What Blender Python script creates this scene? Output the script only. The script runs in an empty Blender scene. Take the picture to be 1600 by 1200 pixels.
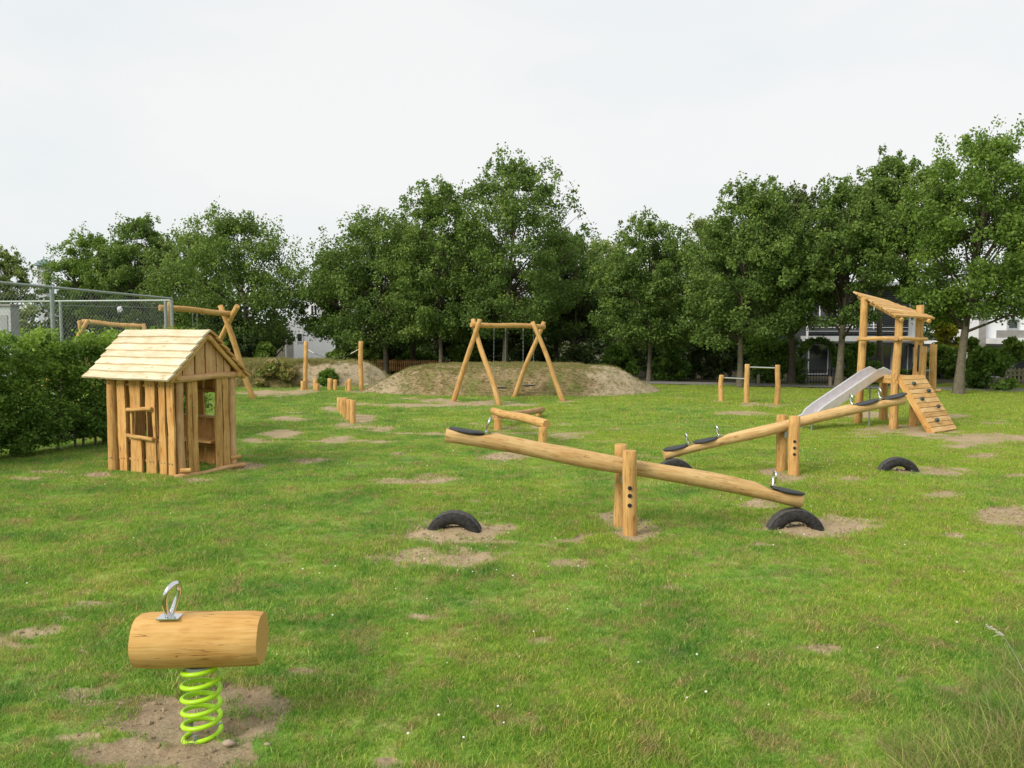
import bpy, math, random
import numpy as np
from mathutils import Vector, Matrix
R = math.radians
random.seed(7)

# ------------------------------------------------------------------ camera, world, sun, exposure
S = bpy.context.scene
CAMH, FPX, PITCH = 2.1, 1280.0, R(3.67)
cd = bpy.data.cameras.new('camera'); cam = bpy.data.objects.new('camera', cd)
S.collection.objects.link(cam); S.camera = cam
cd.sensor_width = 36; cd.lens = FPX / 1600 * 36; cd.clip_start = .05; cd.clip_end = 3000
cam.location = (0, 0, CAMH); cam.rotation_euler = (R(90) - PITCH, 0, 0)

SUN_EL, SUN_AZ = R(38), R(232)          # azimuth clockwise from +Y: the sun stands behind and left of the camera
w = bpy.data.worlds.new('World'); S.world = w; w.use_nodes = True
nt = w.node_tree; nt.nodes.clear()
def N(nt, t, **k):
    n = nt.nodes.new(t)
    for a, b in k.items():
        if a == 'inp':
            for i, v in b.items(): n.inputs[i].default_value = v
        else: setattr(n, a, b)
    return n
sky = N(nt, 'ShaderNodeTexSky', sky_type='NISHITA', sun_disc=False, sun_elevation=SUN_EL, sun_rotation=SUN_AZ, air_density=1.2, dust_density=2.5)
sc_ = N(nt, 'ShaderNodeVectorMath', operation='SCALE'); sc_.inputs[3].default_value = .10
nt.links.new(sky.outputs[0], sc_.inputs[0])
tc = N(nt, 'ShaderNodeTexCoord'); mp = N(nt, 'ShaderNodeMapping'); mp.inputs['Scale'].default_value = (1.0, 1.0, 2.6)
nt.links.new(tc.outputs['Generated'], mp.inputs[0])
no = N(nt, 'ShaderNodeTexNoise', inp={'Scale': 1.7, 'Detail': 5, 'Roughness': .5}); nt.links.new(mp.outputs[0], no.inputs[0])
cr = N(nt, 'ShaderNodeValToRGB'); nt.links.new(no.outputs[0], cr.inputs[0])
cr.color_ramp.elements[0].position = .32; cr.color_ramp.elements[0].color = (.60, .66, .675, 1)
cr.color_ramp.elements[1].position = .62; cr.color_ramp.elements[1].color = (.725, .725, .72, 1)
mx = N(nt, 'ShaderNodeMix', data_type='RGBA'); mx.inputs[0].default_value = .93
nt.links.new(sc_.outputs[0], mx.inputs[6]); nt.links.new(cr.outputs[0], mx.inputs[7])
bg = N(nt, 'ShaderNodeBackground', inp={'Strength': 1.0}); nt.links.new(mx.outputs[2], bg.inputs[0])
wo = N(nt, 'ShaderNodeOutputWorld'); nt.links.new(bg.outputs[0], wo.inputs[0])

sl = bpy.data.lights.new('sun', 'SUN'); sl.energy = 2.5; sl.angle = R(26); sl.color = (1, .93, .82)
so = bpy.data.objects.new('sun', sl); S.collection.objects.link(so)
sd = Vector((math.sin(SUN_AZ) * math.cos(SUN_EL), math.cos(SUN_AZ) * math.cos(SUN_EL), math.sin(SUN_EL)))
so.rotation_euler = sd.to_track_quat('Z', 'Y').to_euler(); so.location = (-10, -10, 20)
S.view_settings.view_transform = 'Standard'; S.view_settings.look = 'None'
S.view_settings.exposure = 0.40; S.view_settings.gamma = 1; S.view_settings.use_curve_mapping = False
S.render.engine = 'CYCLES'; S.cycles.max_bounces = 6; S.cycles.transparent_max_bounces = 8

# ------------------------------------------------------------------ photo survey helpers
def ray(px, py):
    x = (px - 800) / FPX; y = -(py - 600) / FPX
    return Vector((x, math.cos(PITCH) + y * math.sin(PITCH), -math.sin(PITCH) + y * math.cos(PITCH)))
def G(px, py, z=0.0):                   # ground point
    d = ray(px, py); t = (z - CAMH) / d.z
    return Vector((d.x * t, d.y * t, z))
def AT(px, py, Y):                      # point at a known distance
    d = ray(px, py); t = Y / d.y
    return Vector((d.x * t, Y, CAMH + d.z * t))
def proj(x, y, z=0.0):
    zz = z - CAMH
    dep = y * math.cos(PITCH) - zz * math.sin(PITCH); up = y * math.sin(PITCH) + zz * math.cos(PITCH)
    dep = np.maximum(dep, .3)
    return 800 + FPX * x / dep, 600 - FPX * up / dep

# ------------------------------------------------------------------ numpy noise
def _h(ix, iy, s):
    n = (ix.astype(np.int64) * 374761393 + iy.astype(np.int64) * 668265263 + s * 974634777) & 0xffffffff
    n = ((n ^ (n >> 13)) * 1274126177) & 0xffffffff
    return ((n ^ (n >> 16)) & 0xffff) / 65535.0
def vn(x, y, s=0):
    ix = np.floor(x); iy = np.floor(y); fx = x - ix; fy = y - iy
    fx = fx * fx * (3 - 2 * fx); fy = fy * fy * (3 - 2 * fy)
    a = _h(ix, iy, s); b = _h(ix + 1, iy, s); c = _h(ix, iy + 1, s); d = _h(ix + 1, iy + 1, s)
    return (a * (1 - fx) + b * fx) * (1 - fy) + (c * (1 - fx) + d * fx) * fy
def fbm(x, y, s=0, o=4):
    t = 0; a = 1; n = 0
    for k in range(o):
        t = t + a * vn(x * 2 ** k, y * 2 ** k, s + k * 17); n += a; a *= .55
    return t / n
def sstep(a, b, x):
    t = np.clip((x - a) / (b - a), 0, 1); return t * t * (3 - 2 * t)

# ------------------------------------------------------------------ objects: naming, parenting
def link(o): S.collection.objects.link(o); return o
def tag(o, label=None, cat=None, group=None, kind=None):
    if label: o['label'] = label
    if cat: o['category'] = cat
    if group: o['group'] = group
    if kind: o['kind'] = kind
    return o
def thing(name, label, cat, loc, group=None):
    o = bpy.data.objects.new(name, None); o.empty_display_size = .2; o.location = loc; link(o)
    return tag(o, label, cat, group)
ROOT = {}
def rootloc(p):
    while p.parent: p = p.parent
    return Vector(p.location)

class MB:
    """mesh builder in world coordinates, with UVs in metres (u along the grain)"""
    def __init__(s): s.v = []; s.f = []; s.uv = []; s.sm = []
    def face(s, idx, uvs=None, smooth=False):
        s.f.append(idx); s.uv.extend(uvs if uvs else [(0, 0)] * len(idx)); s.sm.append(smooth)
    def tube(s, path, rad, seg=12, cap=True, closed=False, bev=0.0, lump=0.0, uoff=None, squash=None, smooth=True):
        path = [Vector(p) for p in path]; n = len(path)
        rad = list(rad) if hasattr(rad, '__len__') else [rad] * n
        uoff = random.uniform(0, 50) if uoff is None else uoff
        if bev and not closed:
            d0 = (path[1] - path[0]).normalized(); d1 = (path[-1] - path[-2]).normalized()
            path = [path[0], path[0] + d0 * bev] + path[1:-1] + [path[-1] - d1 * bev, path[-1]]
            rad = [rad[0] - bev, rad[0]] + rad[1:-1] + [rad[-1], rad[-1] - bev]; n += 2
        base = len(s.v); L = 0; Ls = []
        up = None; ph = random.uniform(0, 6)
        for i, p in enumerate(path):
            if closed: t = path[(i + 1) % n] - path[i - 1]
            elif i == 0: t = path[1] - path[0]
            elif i == n - 1: t = path[-1] - path[-2]
            else: t = path[i + 1] - path[i - 1]
            t.normalize()
            if up is None: up = Vector((0, 0, 1)) if abs(t.z) < .8 else Vector((0, 1, 0))
            b = t.cross(up).normalized(); up = b.cross(t).normalized()
            if i: L += (path[i] - path[i - 1]).length
            Ls.append(L)
            for k in range(seg):
                a = 2 * math.pi * k / seg
                r = rad[i]
                if lump: r *= 1 + lump * (math.sin(2 * a + ph + L * 1.3) * .6 + math.sin(3 * a - ph * 2 + L * 2.9) * .4)
                s.v.append(p + (b * math.cos(a) + up * math.sin(a) * (squash or 1)) * r)
        rr = max(rad)
        m = n if closed else n - 1
        for i in range(m):
            j = (i + 1) % n
            for k in range(seg):
                l = (k + 1) % seg
                u0 = Ls[i] + uoff; u1 = (Ls[j] if j else Ls[i] + .05) + uoff
                v0 = k / seg * rr * 6.28; v1 = (k + 1) / seg * rr * 6.28
                s.face((base + i * seg + k, base + i * seg + l, base + j * seg + l, base + j * seg + k),
                       [(u0, v0), (u0, v1), (u1, v1), (u1, v0)], smooth)
        if cap and not closed:
            for e, i in ((0, 0), (1, n - 1)):
                c = sum((s.v[base + i * seg + k] for k in range(seg)), Vector()) / seg
                q = len(s.v); s.v.append(c); ring = []
                for k in range(seg): s.v.append(s.v[base + i * seg + k].copy())
                for k in range(seg):
                    l = (k + 1) % seg; a0 = 6.28 * k / seg; a1 = 6.28 * (k + 1) / seg
                    idx = (q, q + 1 + l, q + 1 + k) if e == 0 else (q, q + 1 + k, q + 1 + l)
                    uv = [(200, 200), (200 + rr * math.cos(a1), 200 + rr * math.sin(a1)), (200 + rr * math.cos(a0), 200 + rr * math.sin(a0))]
                    s.face(idx, uv if e == 0 else [uv[0], uv[2], uv[1]], False)
        return s
    def box(s, o, a, b, c, uoff=None):
        """corner o, edges a (grain), b, c"""
        o, a, b, c = map(Vector, (o, a, b, c)); q = len(s.v); uo = random.uniform(0, 50) if uoff is None else uoff
        for i in range(8): s.v.append(o + a * (i & 1) + b * ((i >> 1) & 1) + c * ((i >> 2) & 1))
        if a.cross(b).dot(c) < 0: flip = True
        else: flip = False
        la, lb, lc = a.length, b.length, c.length
        for fc, (l1, l2) in (((0, 2, 3, 1), (lb, la)), ((4, 5, 7, 6), (la, lb)), ((0, 1, 5, 4), (la, lc)), ((2, 6, 7, 3), (lc, la)), ((0, 4, 6, 2), (lc, lb)), ((1, 3, 7, 5), (lb, lc))):
            uv = []
            for i in fc:
                co = ((i & 1) * la, ((i >> 1) & 1) * lb + ((i >> 2) & 1) * lc)
                uv.append((co[0] + uo, co[1] + uo * .37))
            if flip: fc = fc[::-1]; uv = uv[::-1]
            s.face(tuple(q + i for i in fc), uv)
        return s
    def board(s, o, a, b, c, wav=.012, n=12, bulge=0.0):
        """waney board: corner o, length a, width b, thickness c; its long edges wander"""
        o, a, b, c = map(Vector, (o, a, b, c)); q = len(s.v); uo = random.uniform(0, 50)
        bn = b.normalized(); p1, p2 = random.uniform(0, 9), random.uniform(0, 9); f = random.uniform(.8, 1.4)
        def wv(t, p): return wav * (math.sin(t * 4.2 * f + p) + .5 * math.sin(t * 9.1 * f + 2 * p) + .22 * math.sin(t * 23 + 3 * p))
        L = a.length
        for i in range(n + 1):
            t = i / n; e0 = o + a * t + bn * wv(t * L, p1); e1 = o + b + a * t + bn * wv(t * L, p2)
            lift = c.normalized() * (bulge * math.sin(t * math.pi + p1))
            s.v += [e0 + lift, e1 + lift, e1 + c - bn * .004 + lift, e0 + c + bn * .004 + lift]
        fl = a.cross(b).dot(c) < 0; wl = b.length; tl = c.length
        vv = [0, wl, wl + tl, 2 * wl + tl, 2 * wl + 2 * tl]
        for i in range(n):
            for k in range(4):
                l = (k + 1) % 4
                idx = (q + i * 4 + k, q + i * 4 + l, q + i * 4 + 4 + l, q + i * 4 + 4 + k)
                u0 = L * i / n + uo; u1 = L * (i + 1) / n + uo
                uv = [(u0, vv[k]), (u0, vv[k + 1]), (u1, vv[k + 1]), (u1, vv[k])]
                if not fl: idx = idx[::-1]; uv = uv[::-1]
                s.face(idx, uv)
        for i, rev in ((0, fl), (n, not fl)):
            idx = tuple(q + i * 4 + k for k in range(4))
            uv = [(200, 200), (200 + wl, 200), (200 + wl, 200 + tl), (200, 200 + tl)]
            if rev: idx = idx[::-1]; uv = uv[::-1]
            s.face(idx, uv)
        return s
    def build(s, name, mat, parent=None, label=None):
        off = rootloc(parent) if parent else Vector()
        me = bpy.data.meshes.new(name); me.from_pydata([tuple(v - off) for v in s.v], [], s.f)
        me.uv_layers.new(name='UVMap'); me.uv_layers[0].data.foreach_set('uv', [c for q in s.uv for c in q])
        me.polygons.foreach_set('use_smooth', s.sm); me.materials.append(mat); me.update()
        o = bpy.data.objects.new(name, me); link(o)
        if parent: o.parent = parent
        if label: o['label'] = label
        return o

def npmesh(name, V, F, mat, parent=None, attrs=None, smooth=False, uv=None):
    """fast mesh: V (n,3), F (m,k)"""
    off = np.array(rootloc(parent)) if parent else np.zeros(3)
    me = bpy.data.meshes.new(name); n, m, k = len(V), len(F), F.shape[1]
    me.vertices.add(n); me.vertices.foreach_set('co', (V - off).astype(np.float32).ravel())
    me.loops.add(m * k); me.loops.foreach_set('vertex_index', F.astype(np.int32).ravel())
    me.polygons.add(m); me.polygons.foreach_set('loop_start', np.arange(0, m * k, k, dtype=np.int32))
    try: me.polygons.foreach_set('loop_total', np.full(m, k, dtype=np.int32))
    except Exception: pass
    me.polygons.foreach_set('use_smooth', np.full(m, smooth))
    for a, d in (attrs or {}).items():
        at = me.attributes.new(a, 'FLOAT', 'POINT'); at.data.foreach_set('value', d.astype(np.float32))
    me.materials.append(mat); me.update(calc_edges=True)
    o = bpy.data.objects.new(name, me); link(o)
    if parent: o.parent = parent
    return o

# ------------------------------------------------------------------ materials
def mat(name):
    m = bpy.data.materials.new(name); m.use_nodes = True; nt = m.node_tree
    return m, nt, nt.nodes['Principled BSDF']
def L(nt, a, b): nt.links.new(a, b)
def ramp(nt, src, stops):
    r = N(nt, 'ShaderNodeValToRGB'); e = r.color_ramp.elements
    while len(e) < len(stops): e.new(.5)
    for i, (p, c) in enumerate(stops): e[i].position = p; e[i].color = (*c, 1) if len(c) == 3 else c
    L(nt, src, r.inputs[0]); return r.outputs[0]
def mixc(nt, f, a, b, mode='MIX'):
    m = N(nt, 'ShaderNodeMix', data_type='RGBA', blend_type=mode)
    for i, v in ((0, f), (6, a), (7, b)):
        if isinstance(v, (int, float)): m.inputs[i].default_value = v
        elif isinstance(v, tuple): m.inputs[i].default_value = (*v, 1) if len(v) == 3 else v
        else: L(nt, v, m.inputs[i])
    return m.outputs[2]
def noise(nt, vec, scale, detail=4, rough=.55, dist=0):
    n = N(nt, 'ShaderNodeTexNoise', inp={'Scale': scale, 'Detail': detail, 'Roughness': rough, 'Distortion': dist})
    if vec is not None: L(nt, vec, n.inputs[0])
    return n.outputs[0]
def bump(nt, p, h, st=.3, d=.01):
    b = N(nt, 'ShaderNodeBump', inp={'Strength': st, 'Distance': d}); L(nt, h, b.inputs['Height']); L(nt, b.outputs[0], p.inputs['Normal'])

def wood(name, c0, c1, c2, crack=.8, rough=.75, knots=True):
    m, nt, p = mat(name)
    uv = N(nt, 'ShaderNodeUVMap'); oi = N(nt, 'ShaderNodeObjectInfo')
    ad = N(nt, 'ShaderNodeVectorMath', operation='ADD'); L(nt, uv.outputs[0], ad.inputs[0])
    cb = N(nt, 'ShaderNodeCombineXYZ'); mu = N(nt, 'ShaderNodeMath', operation='MULTIPLY'); mu.inputs[1].default_value = 31
    L(nt, oi.outputs['Random'], mu.inputs[0]); L(nt, mu.outputs[0], cb.inputs[2]); L(nt, cb.outputs[0], ad.inputs[1])
    m1 = N(nt, 'ShaderNodeMapping'); m1.inputs['Scale'].default_value = (2.2, 26, 1); L(nt, ad.outputs[0], m1.inputs[0])
    g = noise(nt, m1.outputs[0], 1.6, 6, .62, .35)
    col = ramp(nt, g, [(.3, c0), (.5, c1), (.72, c2)])
    big = noise(nt, ad.outputs[0], 3.0, 3)
    col = mixc(nt, .55, col, ramp(nt, big, [(.3, (.80, .66, .50)), (.55, (1, 1, 1)), (.75, (1.06, 1.08, 1.1))]), 'MULTIPLY')
    if knots:
        m2 = N(nt, 'ShaderNodeMapping'); m2.inputs['Scale'].default_value = (3.2, 7, 1); L(nt, ad.outputs[0], m2.inputs[0])
        vo = N(nt, 'ShaderNodeTexVoronoi', inp={'Scale': 1.0, 'Randomness': 1.0}); L(nt, m2.outputs[0], vo.inputs[0])
        kn = ramp(nt, vo.outputs['Distance'], [(.03, (.38, .22, .12)), (.09, (.72, .55, .4)), (.2, (1, 1, 1))])
        col = mixc(nt, .7, col, kn, 'MULTIPLY')
    m3 = N(nt, 'ShaderNodeMapping'); m3.inputs['Scale'].default_value = (.9, 19, 1); L(nt, ad.outputs[0], m3.inputs[0])
    ck = noise(nt, m3.outputs[0], 2.4, 2, .5, .2)
    ckm = ramp(nt, ck, [(.487, (1, 1, 1)), (.497, (.22, .13, .07)), (.505, (.22, .13, .07)), (.515, (1, 1, 1))])
    gate = ramp(nt, noise(nt, ad.outputs[0], 4.3, 2), [(.44, (0, 0, 0)), (.56, (crack, crack, crack))])
    col = mixc(nt, gate, col, mixc(nt, 1.0, col, ckm, 'MULTIPLY'))
    sb_ = N(nt, 'ShaderNodeVectorMath', operation='SUBTRACT'); L(nt, uv.outputs[0], sb_.inputs[0]); sb_.inputs[1].default_value = (200, 200, 0)
    ln_ = N(nt, 'ShaderNodeVectorMath', operation='LENGTH'); L(nt, sb_.outputs[0], ln_.inputs[0])
    rn = N(nt, 'ShaderNodeMath', operation='MULTIPLY_ADD'); L(nt, ln_.outputs['Value'], rn.inputs[0]); rn.inputs[1].default_value = 520; mm = N(nt, 'ShaderNodeMath', operation='MULTIPLY'); L(nt, noise(nt, sb_.outputs[0], 22, 3), mm.inputs[0]); mm.inputs[1].default_value = 9; L(nt, mm.outputs[0], rn.inputs[2])
    sn = N(nt, 'ShaderNodeMath', operation='SINE'); L(nt, rn.outputs[0], sn.inputs[0])
    rc = mixc(nt, ramp(nt, sn.outputs[0], [(0, (0, 0, 0)), (1, (1, 1, 1))]), tuple(.5 * (a + b) * .95 for a, b in zip(c0, c1)), c1)
    isend = N(nt, 'ShaderNodeMath', operation='LESS_THAN'); L(nt, ln_.outputs['Value'], isend.inputs[0]); isend.inputs[1].default_value = 1.5
    col = mixc(nt, isend.outputs[0], col, rc)
    tone = ramp(nt, oi.outputs['Random'], [(0, (.86, .84, .80)), (1, (1.06, 1.03, 1.0))])
    col = mixc(nt, 1.0, col, tone, 'MULTIPLY')
    L(nt, col, p.inputs['Base Color']); p.inputs['Roughness'].default_value = rough; p.inputs['Specular IOR Level'].default_value = .3
    bump(nt, p, mixc(nt, .5, g, ck), .35, .012)
    return m
M = {}
M['log'] = wood('robinia_wood', (.42, .225, .07), (.58, .355, .13), (.70, .475, .205))
M['logpale'] = wood('pale_robinia_wood', (.49, .295, .12), (.64, .43, .195), (.75, .56, .30))
M['riderlog'] = wood('smooth_golden_wood', (.52, .29, .085), (.61, .37, .125), (.69, .45, .18))
M['loggrey'] = wood('weathered_wood', (.42, .24, .10), (.58, .365, .18), (.68, .48, .27))
M['plank'] = wood('house_plank_wood', (.43, .20, .06), (.61, .35, .12), (.71, .48, .20))
M['roofplank'] = wood('roof_plank_wood', (.60, .48, .31), (.76, .67, .50), (.83, .76, .62), .25)
M['greywood'] = wood('grey_garden_wood', (.22, .19, .15), (.30, .26, .20), (.38, .34, .27))
M['picket'] = wood('picket_wood', (.25, .14, .05), (.38, .23, .09), (.46, .30, .13))
def simple(name, col, rough=.6, metal=0, spec=.5, var=0, scale=20, bmp=0, c2=None):
    m, nt, p = mat(name); p.inputs['Base Color'].default_value = (*col, 1); p.inputs['Roughness'].default_value = rough
    p.inputs['Metallic'].default_value = metal; p.inputs['Specular IOR Level'].default_value = spec
    if var or bmp:
        tc = N(nt, 'ShaderNodeTexCoord'); n = noise(nt, tc.outputs['Object'], scale, 5)
        if var:
            c2 = c2 or tuple(c * (1 - var) for c in col)
            L(nt, ramp(nt, n, [(.35, c2), (.65, col)]), p.inputs['Base Color'])
        if bmp: bump(nt, p, n, bmp, .01)
    return m
M['chrome'] = simple('polished_steel', (.72, .72, .73), .12, 1)
M['steel'] = simple('brushed_steel', (.74, .71, .72), .42, .7, .5, .12, 9)
M['brightsteel'] = simple('bright_steel', (.82, .80, .81), .3, .8)
M['galv'] = simple('galvanised_steel', (.33, .37, .35), .5, .6, .5, .2, 14)
M['rubber'] = simple('tyre_rubber', (.016, .016, .017), .8, 0, .25, .35, 30, .3, (.042, .040, .037))
M['tread'] = simple('worn_tread_rubber', (.05, .051, .053), .85, 0, .3, .35, 30, .3, (.09, .085, .078))
M['seatrubber'] = simple('seat_rubber', (.045, .048, .055), .6, 0, .4, .3, 60, .2)
M['lime'] = simple('lime_enamel', (.43, .76, .012), .38, 0, .5, .12, 25)
M['dark'] = simple('dark_plug', (.015, .013, .012), .6)
M['hold'] = simple('hold_resin', (.02, .05, .045), .5)
M['rope'] = simple('rope_fibre', (.62, .60, .54), .9)
M['darkrope'] = simple('dark_rope', (.06, .06, .055), .9)
M['white'] = simple('white_render', (.80, .82, .84), .8, 0, .3, .07, 1.5)
M['greyrender'] = simple('pale_grey_render', (.52, .54, .54), .8, 0, .3, .1, 1.5)
M['whiteframe'] = simple('white_paint', (.78, .78, .79), .5)
M['greyframe'] = simple('grey_paint', (.34, .36, .37), .5)
M['darkclad'] = simple('dark_cladding', (.055, .06, .065), .6, 0, .4, .25, 3)
M['concrete'] = simple('concrete', (.36, .35, .33), .85, 0, .3, .2, 4)
M['roof'] = simple('roof_tiles', (.16, .10, .08), .8, 0, .3, .3, 5)
M['verdigris'] = simple('green_copper', (.13, .19, .19), .7)
M['iron'] = simple('black_iron', (.02, .022, .02), .5)
M['plaster'] = simple('pale_bag', (.66, .66, .74), .6)
M['glass'], _nt, _p = mat('window_glass'); _p.inputs['Base Color'].default_value = (.03, .035, .04, 1); _p.inputs['Roughness'].default_value = .06; _p.inputs['Specular IOR Level'].default_value = .8
M['bark'] = simple('tree_bark', (.17, .145, .105), .9, 0, .2, .45, 12, .8, (.10, .09, .06))
M['limb'] = simple('limb_bark', (.075, .06, .045), .9, 0, .2, .3, 12)
M['stone'] = simple('pebble', (.42, .33, .25), .85, 0, .3, .3, 30, .4)
M['clod'] = simple('dry_clod', (.40, .31, .20), .95, 0, .1, .4, 3, .3)
M['petal'] = simple('clover_petal', (.75, .75, .66), .7)

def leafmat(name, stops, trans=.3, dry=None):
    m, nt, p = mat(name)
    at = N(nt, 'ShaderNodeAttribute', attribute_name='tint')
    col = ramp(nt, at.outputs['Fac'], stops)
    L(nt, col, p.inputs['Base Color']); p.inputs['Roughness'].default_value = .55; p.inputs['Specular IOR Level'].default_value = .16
    tr = N(nt, 'ShaderNodeBsdfTranslucent'); ms = N(nt, 'ShaderNodeMixShader'); ms.inputs[0].default_value = trans
    L(nt, mixc(nt, 1.0, col, (1.25, 1.4, .7), 'MULTIPLY'), tr.inputs[0])
    L(nt, p.outputs[0], ms.inputs[1]); L(nt, tr.outputs[0], ms.inputs[2]); L(nt, ms.outputs[0], nt.nodes['Material Output'].inputs[0])
    return m
M['oak'] = leafmat('oak_leaf', [(0, (0.057, 0.095, 0.025)), (.5, (0.119, 0.192, 0.044)), (1, (0.239, 0.315, 0.076))])
M['lime_leaf'] = leafmat('bright_leaf', [(0, (0.073, 0.126, 0.025)), (.5, (0.153, 0.244, 0.044)), (1, (0.274, 0.357, 0.071))])
M['pale_leaf'] = leafmat('pale_leaf', [(0, (0.102, 0.147, 0.046)), (.5, (0.205, 0.265, 0.085)), (1, (0.342, 0.382, 0.139))])
M['dark_leaf'] = leafmat('dark_leaf', [(0, (0.029, 0.051, 0.018)), (.5, (0.063, 0.101, 0.030)), (1, (0.129, 0.171, 0.049))], .2)
M['hedge_leaf'] = leafmat('hedge_leaf', [(0, (0.051, 0.101, 0.019)), (.5, (0.113, 0.203, 0.036)), (1, (0.274, 0.389, 0.073))])
M['yellow_leaf'] = leafmat('yellow_leaf', [(0, (.12, .14, .012)), (.5, (.28, .27, .02)), (1, (.42, .38, .03))])
M['weed'] = leafmat('weed_leaf', [(0, (.09, .14, .03)), (.35, (.19, .22, .055)), (.65, (.32, .27, .12)), (1, (.42, .31, .18))])

# turf colour: one field in world space shared by the sheet and the blades on it
def turf(nt):
    g = N(nt, 'ShaderNodeNewGeometry'); pos = g.outputs['Position']
    a = noise(nt, pos, .35, 3); b = noise(nt, pos, 1.25, 6, .66); c = noise(nt, pos, 9, 4, .65)
    col = ramp(nt, b, [(.28, (.085, .220, .042)), (.42, (.160, .322, .053)), (.55, (.255, .405, .068)), (.66, (.36, .41, .11)), (.77, (.42, .36, .18))])
    sx = N(nt, 'ShaderNodeSeparateXYZ'); L(nt, pos, sx.inputs[0])
    ma = N(nt, 'ShaderNodeMath', operation='MULTIPLY_ADD'); L(nt, sx.outputs[0], ma.inputs[0]); ma.inputs[1].default_value = .022; L(nt, a, ma.inputs[2])
    col = mixc(nt, ramp(nt, ma.outputs[0], [(.42, (0, 0, 0)), (.68, (.75, .75, .75))]), col, (.31, .42, .045))
    col = mixc(nt, ramp(nt, c, [(.50, (0, 0, 0)), (.68, (.6, .6, .6))]), col, (.36, .30, .13))
    e = noise(nt, pos, 3.6, 6, .7, .4)
    col = mixc(nt, ramp(nt, e, [(.50, (0, 0, 0)), (.66, (.8, .8, .8))]), col, (.36, .295, .14))
    col = mixc(nt, ramp(nt, e, [(.30, (.4, .4, .4)), (.42, (0, 0, 0))]), col, (.05, .17, .03))
    dk = ramp(nt, c, [(.3, (.72, .8, .72)), (.5, (1, 1, 1))])
    return mixc(nt, .8, col, dk, 'MULTIPLY'), c
M['grass'], nt, p = mat('grass_blade')
col, c = turf(nt)
at = N(nt, 'ShaderNodeAttribute', attribute_name='tint')
col = mixc(nt, 1.0, col, ramp(nt, at.outputs['Fac'], [(0, (.45, .56, .45)), (.55, (1.05, 1.1, 1)), (.86, (1.35, 1.3, 1.1)), (.93, (2.1, 1.5, 2.0)), (1, (2.6, 1.7, 2.9))]), 'MULTIPLY')
L(nt, col, p.inputs['Base Color']); p.inputs['Roughness'].default_value = .55; p.inputs['Specular IOR Level'].default_value = .3
tr = N(nt, 'ShaderNodeBsdfTranslucent'); ms = N(nt, 'ShaderNodeMixShader'); ms.inputs[0].default_value = .35
L(nt, mixc(nt, 1.0, col, (1.3, 1.35, .8), 'MULTIPLY'), tr.inputs[0]); L(nt, p.outputs[0], ms.inputs[1]); L(nt, tr.outputs[0], ms.inputs[2]); L(nt, ms.outputs[0], nt.nodes['Material Output'].inputs[0])

M['ground'], nt, p = mat('meadow_ground')
col, c = turf(nt)
g = N(nt, 'ShaderNodeNewGeometry'); pos = g.outputs['Position']
n2 = noise(nt, pos, 40, 4, .7); n3 = noise(nt, pos, 3, 4)
col = mixc(nt, 1.0, col, ramp(nt, n2, [(.3, (.55, .55, .5)), (.6, (1, 1, 1))]), 'MULTIPLY')
sand = mixc(nt, ramp(nt, n2, [(.3, (0, 0, 0)), (.7, (1, 1, 1))]), (.33, .245, .145), (.50, .40, .26))
sand = mixc(nt, .6, sand, ramp(nt, n3, [(.3, (.72, .68, .62)), (.6, (1, 1, 1))]), 'MULTIPLY')
soil = mixc(nt, ramp(nt, n2, [(.3, (0, 0, 0)), (.7, (1, 1, 1))]), (.26, .195, .125), (.42, .335, .22))
soil = mixc(nt, .7, soil, ramp(nt, n3, [(.35, (.7, .62, .58)), (.6, (1, 1, 1))]), 'MULTIPLY')
aw = N(nt, 'ShaderNodeAttribute', attribute_name='bare'); as_ = N(nt, 'ShaderNodeAttribute', attribute_name='soil'); ag = N(nt, 'ShaderNodeAttribute', attribute_name='garden')
bare = N(nt, 'ShaderNodeMath', operation='MULTIPLY_ADD'); L(nt, n2, bare.inputs[0]); bare.inputs[1].default_value = .5; L(nt, aw.outputs['Fac'], bare.inputs[2])
col = mixc(nt, ramp(nt, bare.outputs[0], [(.45, (0, 0, 0)), (.75, (1, 1, 1))]), col, mixc(nt, as_.outputs['Fac'], sand, soil))
col = mixc(nt, ag.outputs['Fac'], col, mixc(nt, n3, (.05, .05, .03), (.10, .085, .05)))
L(nt, col, p.inputs['Base Color']); p.inputs['Roughness'].default_value = .95; p.inputs['Specular IOR Level'].default_value = .1
bump(nt, p, n2, .8, .02)
M['path'] = simple('grey_gravel', (.27, .25, .25), .95, 0, .1, .25, 18, .4)
M['moundmat'], nt, p = mat('mound_earth')
g = N(nt, 'ShaderNodeNewGeometry'); pos = g.outputs['Position']; n1 = noise(nt, pos, 1.3, 5, .65); n2 = noise(nt, pos, 14, 4, .7)
col = ramp(nt, n1, [(.36, (.19, .21, .055)), (.49, (.28, .21, .10)), (.60, (.37, .26, .155)), (.77, (.44, .345, .22))])
aw = N(nt, 'ShaderNodeAttribute', attribute_name='bare')
col = mixc(nt, aw.outputs['Fac'], col, mixc(nt, n2, (.34, .26, .17), (.56, .47, .32)))
col = mixc(nt, .7, col, ramp(nt, n2, [(.3, (.6, .6, .55)), (.62, (1.05, 1.05, 1))]), 'MULTIPLY')
L(nt, col, p.inputs['Base Color']); p.inputs['Roughness'].default_value = .95; bump(nt, p, n2, .9, .05)

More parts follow.
